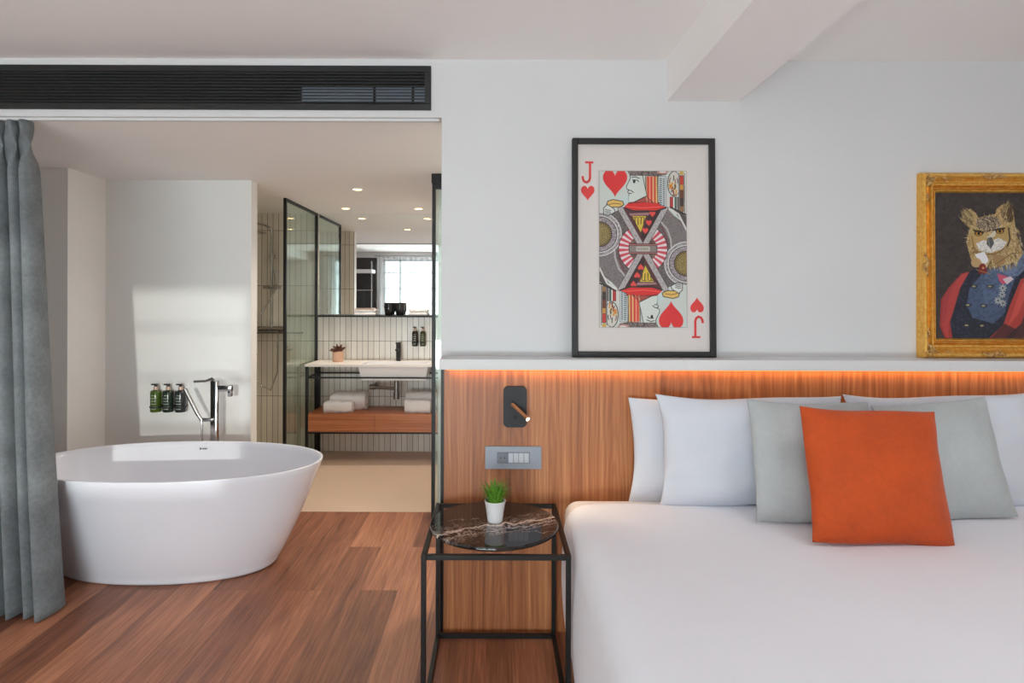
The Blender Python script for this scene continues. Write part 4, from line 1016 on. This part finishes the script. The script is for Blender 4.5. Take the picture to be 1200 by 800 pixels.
b = MB().tube([(-0.94-vc, -0.02, 0.76), (-0.94-vc, -0.02, 0.60)], 0.022).tube([(-0.94-vc, -0.02, 0.655), (-1.10-vc, 0.0, 0.665), (-1.17-vc, 0.02, 0.668), (-1.18-vc, 0.10, 0.668), (-1.18-vc, vd-0.002, 0.668)], 0.016).cyl((-0.94-vc, -0.02, 0.56), (-0.94-vc, -0.02, 0.62), 0.028).cyl((-1.20-vc, 0.02, 0.668), (-1.14-vc, 0.012, 0.668), 0.026)
b.build('drain_trap', M['steel'], vn, 40)
MB().cyl((-1.27-vc, 0.15, 0.83), (-1.27-vc, 0.15, 0.78), 0.014).cyl((-1.27-vc, 0.15, 0.80), (-1.27-vc, vd-0.002, 0.80), 0.009).build('stop_valve', M['chrome'], vn, 40)
tp = thing('basin_tap', (-0.945, 5.955, 0.905), 'slim black tap standing behind the washbasin', 'tap')
MB().cyl((0, 0, 0), (0, 0, 0.165), 0.022, seg=24).build('body', M['blackmat'], tp, 40)
MB().box(-0.013, 0.013, -0.13, 0.0, 0.105, 0.125, bevel=0.004).build('spout', M['blackmat'], tp, 40)
MB().cyl((0, 0, 0.166), (0, 0, 0.180), 0.022, seg=24).box(-0.03, -0.005, -0.006, 0.006, 0.168, 0.177).build('lever', M['blackmat'], tp, 40)

# mirror and ledge
mr = thing('wall_mirror', (-1.08, YM, 1.355), 'wide frameless mirror above the vanity reaching the ceiling', 'mirror')
MB().box(-0.665, 0.655, -0.006, -0.001, 0, 1.0).build('mirror_sheet', M['mirror'], mr)
ls = tag(MB().box(-1.745, -0.41, YM-0.12, YM-0.001, 1.330, 1.346, bevel=0.002).build('ledge_shelf', M['black']), 'thin black shelf under the bathroom mirror', 'shelf')
def tumbler(x, label):
    t_ = thing('tumbler', (x, YM-0.062, 1.346), label, 'glass', 'tumblers under the mirror')
    MB().lathe([(0, 0.0), (0.030, 0.0), (0.036, 0.006), (0.047, 0.05), (0.049, 0.075), (0.044, 0.125), (0.041, 0.125), (0.045, 0.075), (0.043, 0.05), (0.03, 0.012), (0, 0.012)]).build('cup', M['smoke'], t_, 40)
    return t_
tumbler(-1.045, 'smoky black tumbler on the mirror shelf, the left one'); tumbler(-0.937, 'smoky black tumbler on the mirror shelf, beside the folded face cloth')
def cloth_stack(name, x, w, label, cat, mats):
    t_ = thing(name, (x, YM-0.062, 1.346), label, cat)
    MB().box(-w/2, w/2, -0.048, 0.048, 0, 0.030, bevel=0.010, seg=3).build('lower_fold', mats[0], t_, 60)
    MB().box(-w/2+.002, w/2-.002, -0.046, 0.046, 0.030, 0.062, bevel=0.012, seg=3).build('upper_fold', mats[1], t_, 60)
    return t_
cloth_stack('folded_cloth', -1.275, 0.205, 'folded pale face cloth with brown band on the mirror shelf', 'towel', (M['towel'], M['towel']))
bd = MB().box(-0.095, 0.095, -0.0475, 0.0475, 0.0615, 0.066).build('paper_band', M['band'], bpy.data.objects['folded_cloth'])
cloth_stack('folded_cloth', -0.757, 0.185, 'folded white face cloth on the mirror shelf, right of the tumblers', 'towel', (M['towel'], M['towel']))
for px, mat, lab in ((486.5, 'soap_brown', 'dark brown soap bottle on the tiles, nearer the basin tap'), (495.8, 'soap_olive', 'olive soap bottle on the tiles, next to the door')):
    bottle('soap_bottle', ((px-581)*6.0/717, YM-0.055, 1.045), M[mat], lab, 0.028, 0.19, 'soap bottles over the basin')
# succulent
su = thing('potted_succulent', (-1.51, 5.86, 0.905), 'dark leaved succulent in a clay pot on the vanity counter', 'plant')
MB().lathe([(0, 0), (0.046, 0), (0.050, 0.004), (0.052, 0.10), (0.046, 0.10), (0.044, 0.088), (0, 0.088)]).build('pot', M['terra'], su, 40)
b = MB(); rnd = random.Random(6)
for k in range(34):
    a_ = rnd.uniform(0, 6.283); el = rnd.uniform(0.15, 1.3); L = rnd.uniform(0.05, 0.085); d = Vector((math.cos(a_)*math.cos(el), math.sin(a_)*math.cos(el), math.sin(el)))
    p0 = Vector((0, 0, 0.092))+d*0.008
    b.tube([p0, p0+d*L*0.45, p0+d*L*0.8, p0+d*L+Vector((0, 0, -0.004))], [0.005, 0.0095, 0.006, 0.001], 8)
b.build('leaves', M['succulent'], su, 180)
# towels on the drawer box
def towel(loc, w, h, d, label, group, rolls=1, seed=0):
    t_ = thing('folded_towel', loc, label, 'towel', group)
    rings = []; n = 28
    for i in range(15):
        x = -w/2+w*i/14; k = 1-0.10*abs(2*i/14-1)**6; ring = []
        for q_ in range(n):
            a_ = 2*math.pi*q_/n; c_, s_ = math.cos(a_), math.sin(a_)
            y = d/2*k*math.copysign(abs(c_)**0.62, c_); z = h/2*k*math.copysign(abs(s_)**0.62, s_)
            y += 0.003*math.sin(7*i+seed)*math.cos(a_); z += 0.004*math.sin(1.3*i+2*a_+seed)
            if z < -h/2+0.01: z = -h/2
            ring.append((x, y, z+h/2))
        rings.append(ring)
    MB().loft(rings, True, True, True).build('roll', M['towel'], t_, 60)
    for s_ in (-1, 1):
        pts = [(s_*(w/2+0.001), (0.42-0.036*k)*d*math.cos(k*0.9)*0.9, h/2+(0.42-0.036*k)*h*math.sin(k*0.9)*0.9) for k in range(10)]
        MB().tube(pts, 0.0035, 6).build('rolled_end', M['towel'], t_, 60)
    return t_
towel((-1.40, 5.87, 0.452), 0.33, 0.165, 0.20, 'large rolled white towel at the left of the drawer top', 'towels on the vanity', seed=1)
towel((-1.455, 5.695, 0.452), 0.26, 0.105, 0.13, 'small rolled white towel in front of the large one, left side', 'towels on the vanity', seed=2)
towel((-0.70, 5.87, 0.452), 0.30, 0.175, 0.20, 'large rolled white towel at the right of the drawer top', 'towels on the vanity', seed=3)
towel((-0.72, 5.695, 0.452), 0.24, 0.115, 0.13, 'small rolled white towel in front of the large one, right side', 'towels on the vanity', seed=4)

# downlights
for i, (x, y, lab) in enumerate(((-1.07, 4.72, 'recessed bathroom downlight, the largest and nearest'), (-1.40, 5.70, 'recessed bathroom downlight near the shower screen'), (-0.72, 5.70, 'recessed bathroom downlight over the right of the vanity'))):
    t_ = thing('downlight', (x, y, ZB), lab, 'ceiling light', 'bathroom downlights')
    MB().lathe([(0.036, -0.001), (0.045, -0.001), (0.046, -0.004), (0.036, -0.006), (0.036, -0.001)]).build('trim_ring', M['ceiling'], t_, 40)
    MB().lathe([(0, -0.002), (0.036, -0.002), (0.036, -0.0005), (0, -0.0005)]).build('lens', M['lens'], t_, 40)
    lamp('downlight_beam', 'SPOT', (x, y, ZB-0.02), 45, (1.0, 0.87, 0.74), (0, 0, -1), spot_size=R(125), spot_blend=0.8, shadow_soft_size=0.035)

# ---------------------------------------------------------------- open wardrobe seen in the mirror
wd = thing('open_wardrobe', (-2.98, -1.55, 0), 'dark open wardrobe with chrome posts, reflected in the mirror', 'wardrobe')
b = MB().box(-0.40, 0.33, -0.03, 0, 0, 2.45)
for k in range(16): b.box(-0.395+0.045*k, -0.37+0.045*k, 0, 0.012, 0, 2.45)
b.build('slatted_back', M['plaster_dark'], wd)
for x in (-0.1, 0.28): MB().cyl((x, 0.35, 0), (x, 0.35, 2.35), 0.012).build('post', M['chrome'], wd, 40)
MB().box(-0.40, 0.30, 0.02, 0.42, 2.10, 2.17).build('shelf', M['ledge'], wd)
MB().cyl((-0.40, 0.35, 1.72), (0.30, 0.35, 1.72), 0.011).build('hanging_rail', M['chrome'], wd, 40)
MB().box(-0.40, 0.30, 0.02, 0.42, 1.30, 1.33).build('shelf', M['ledge'], wd)
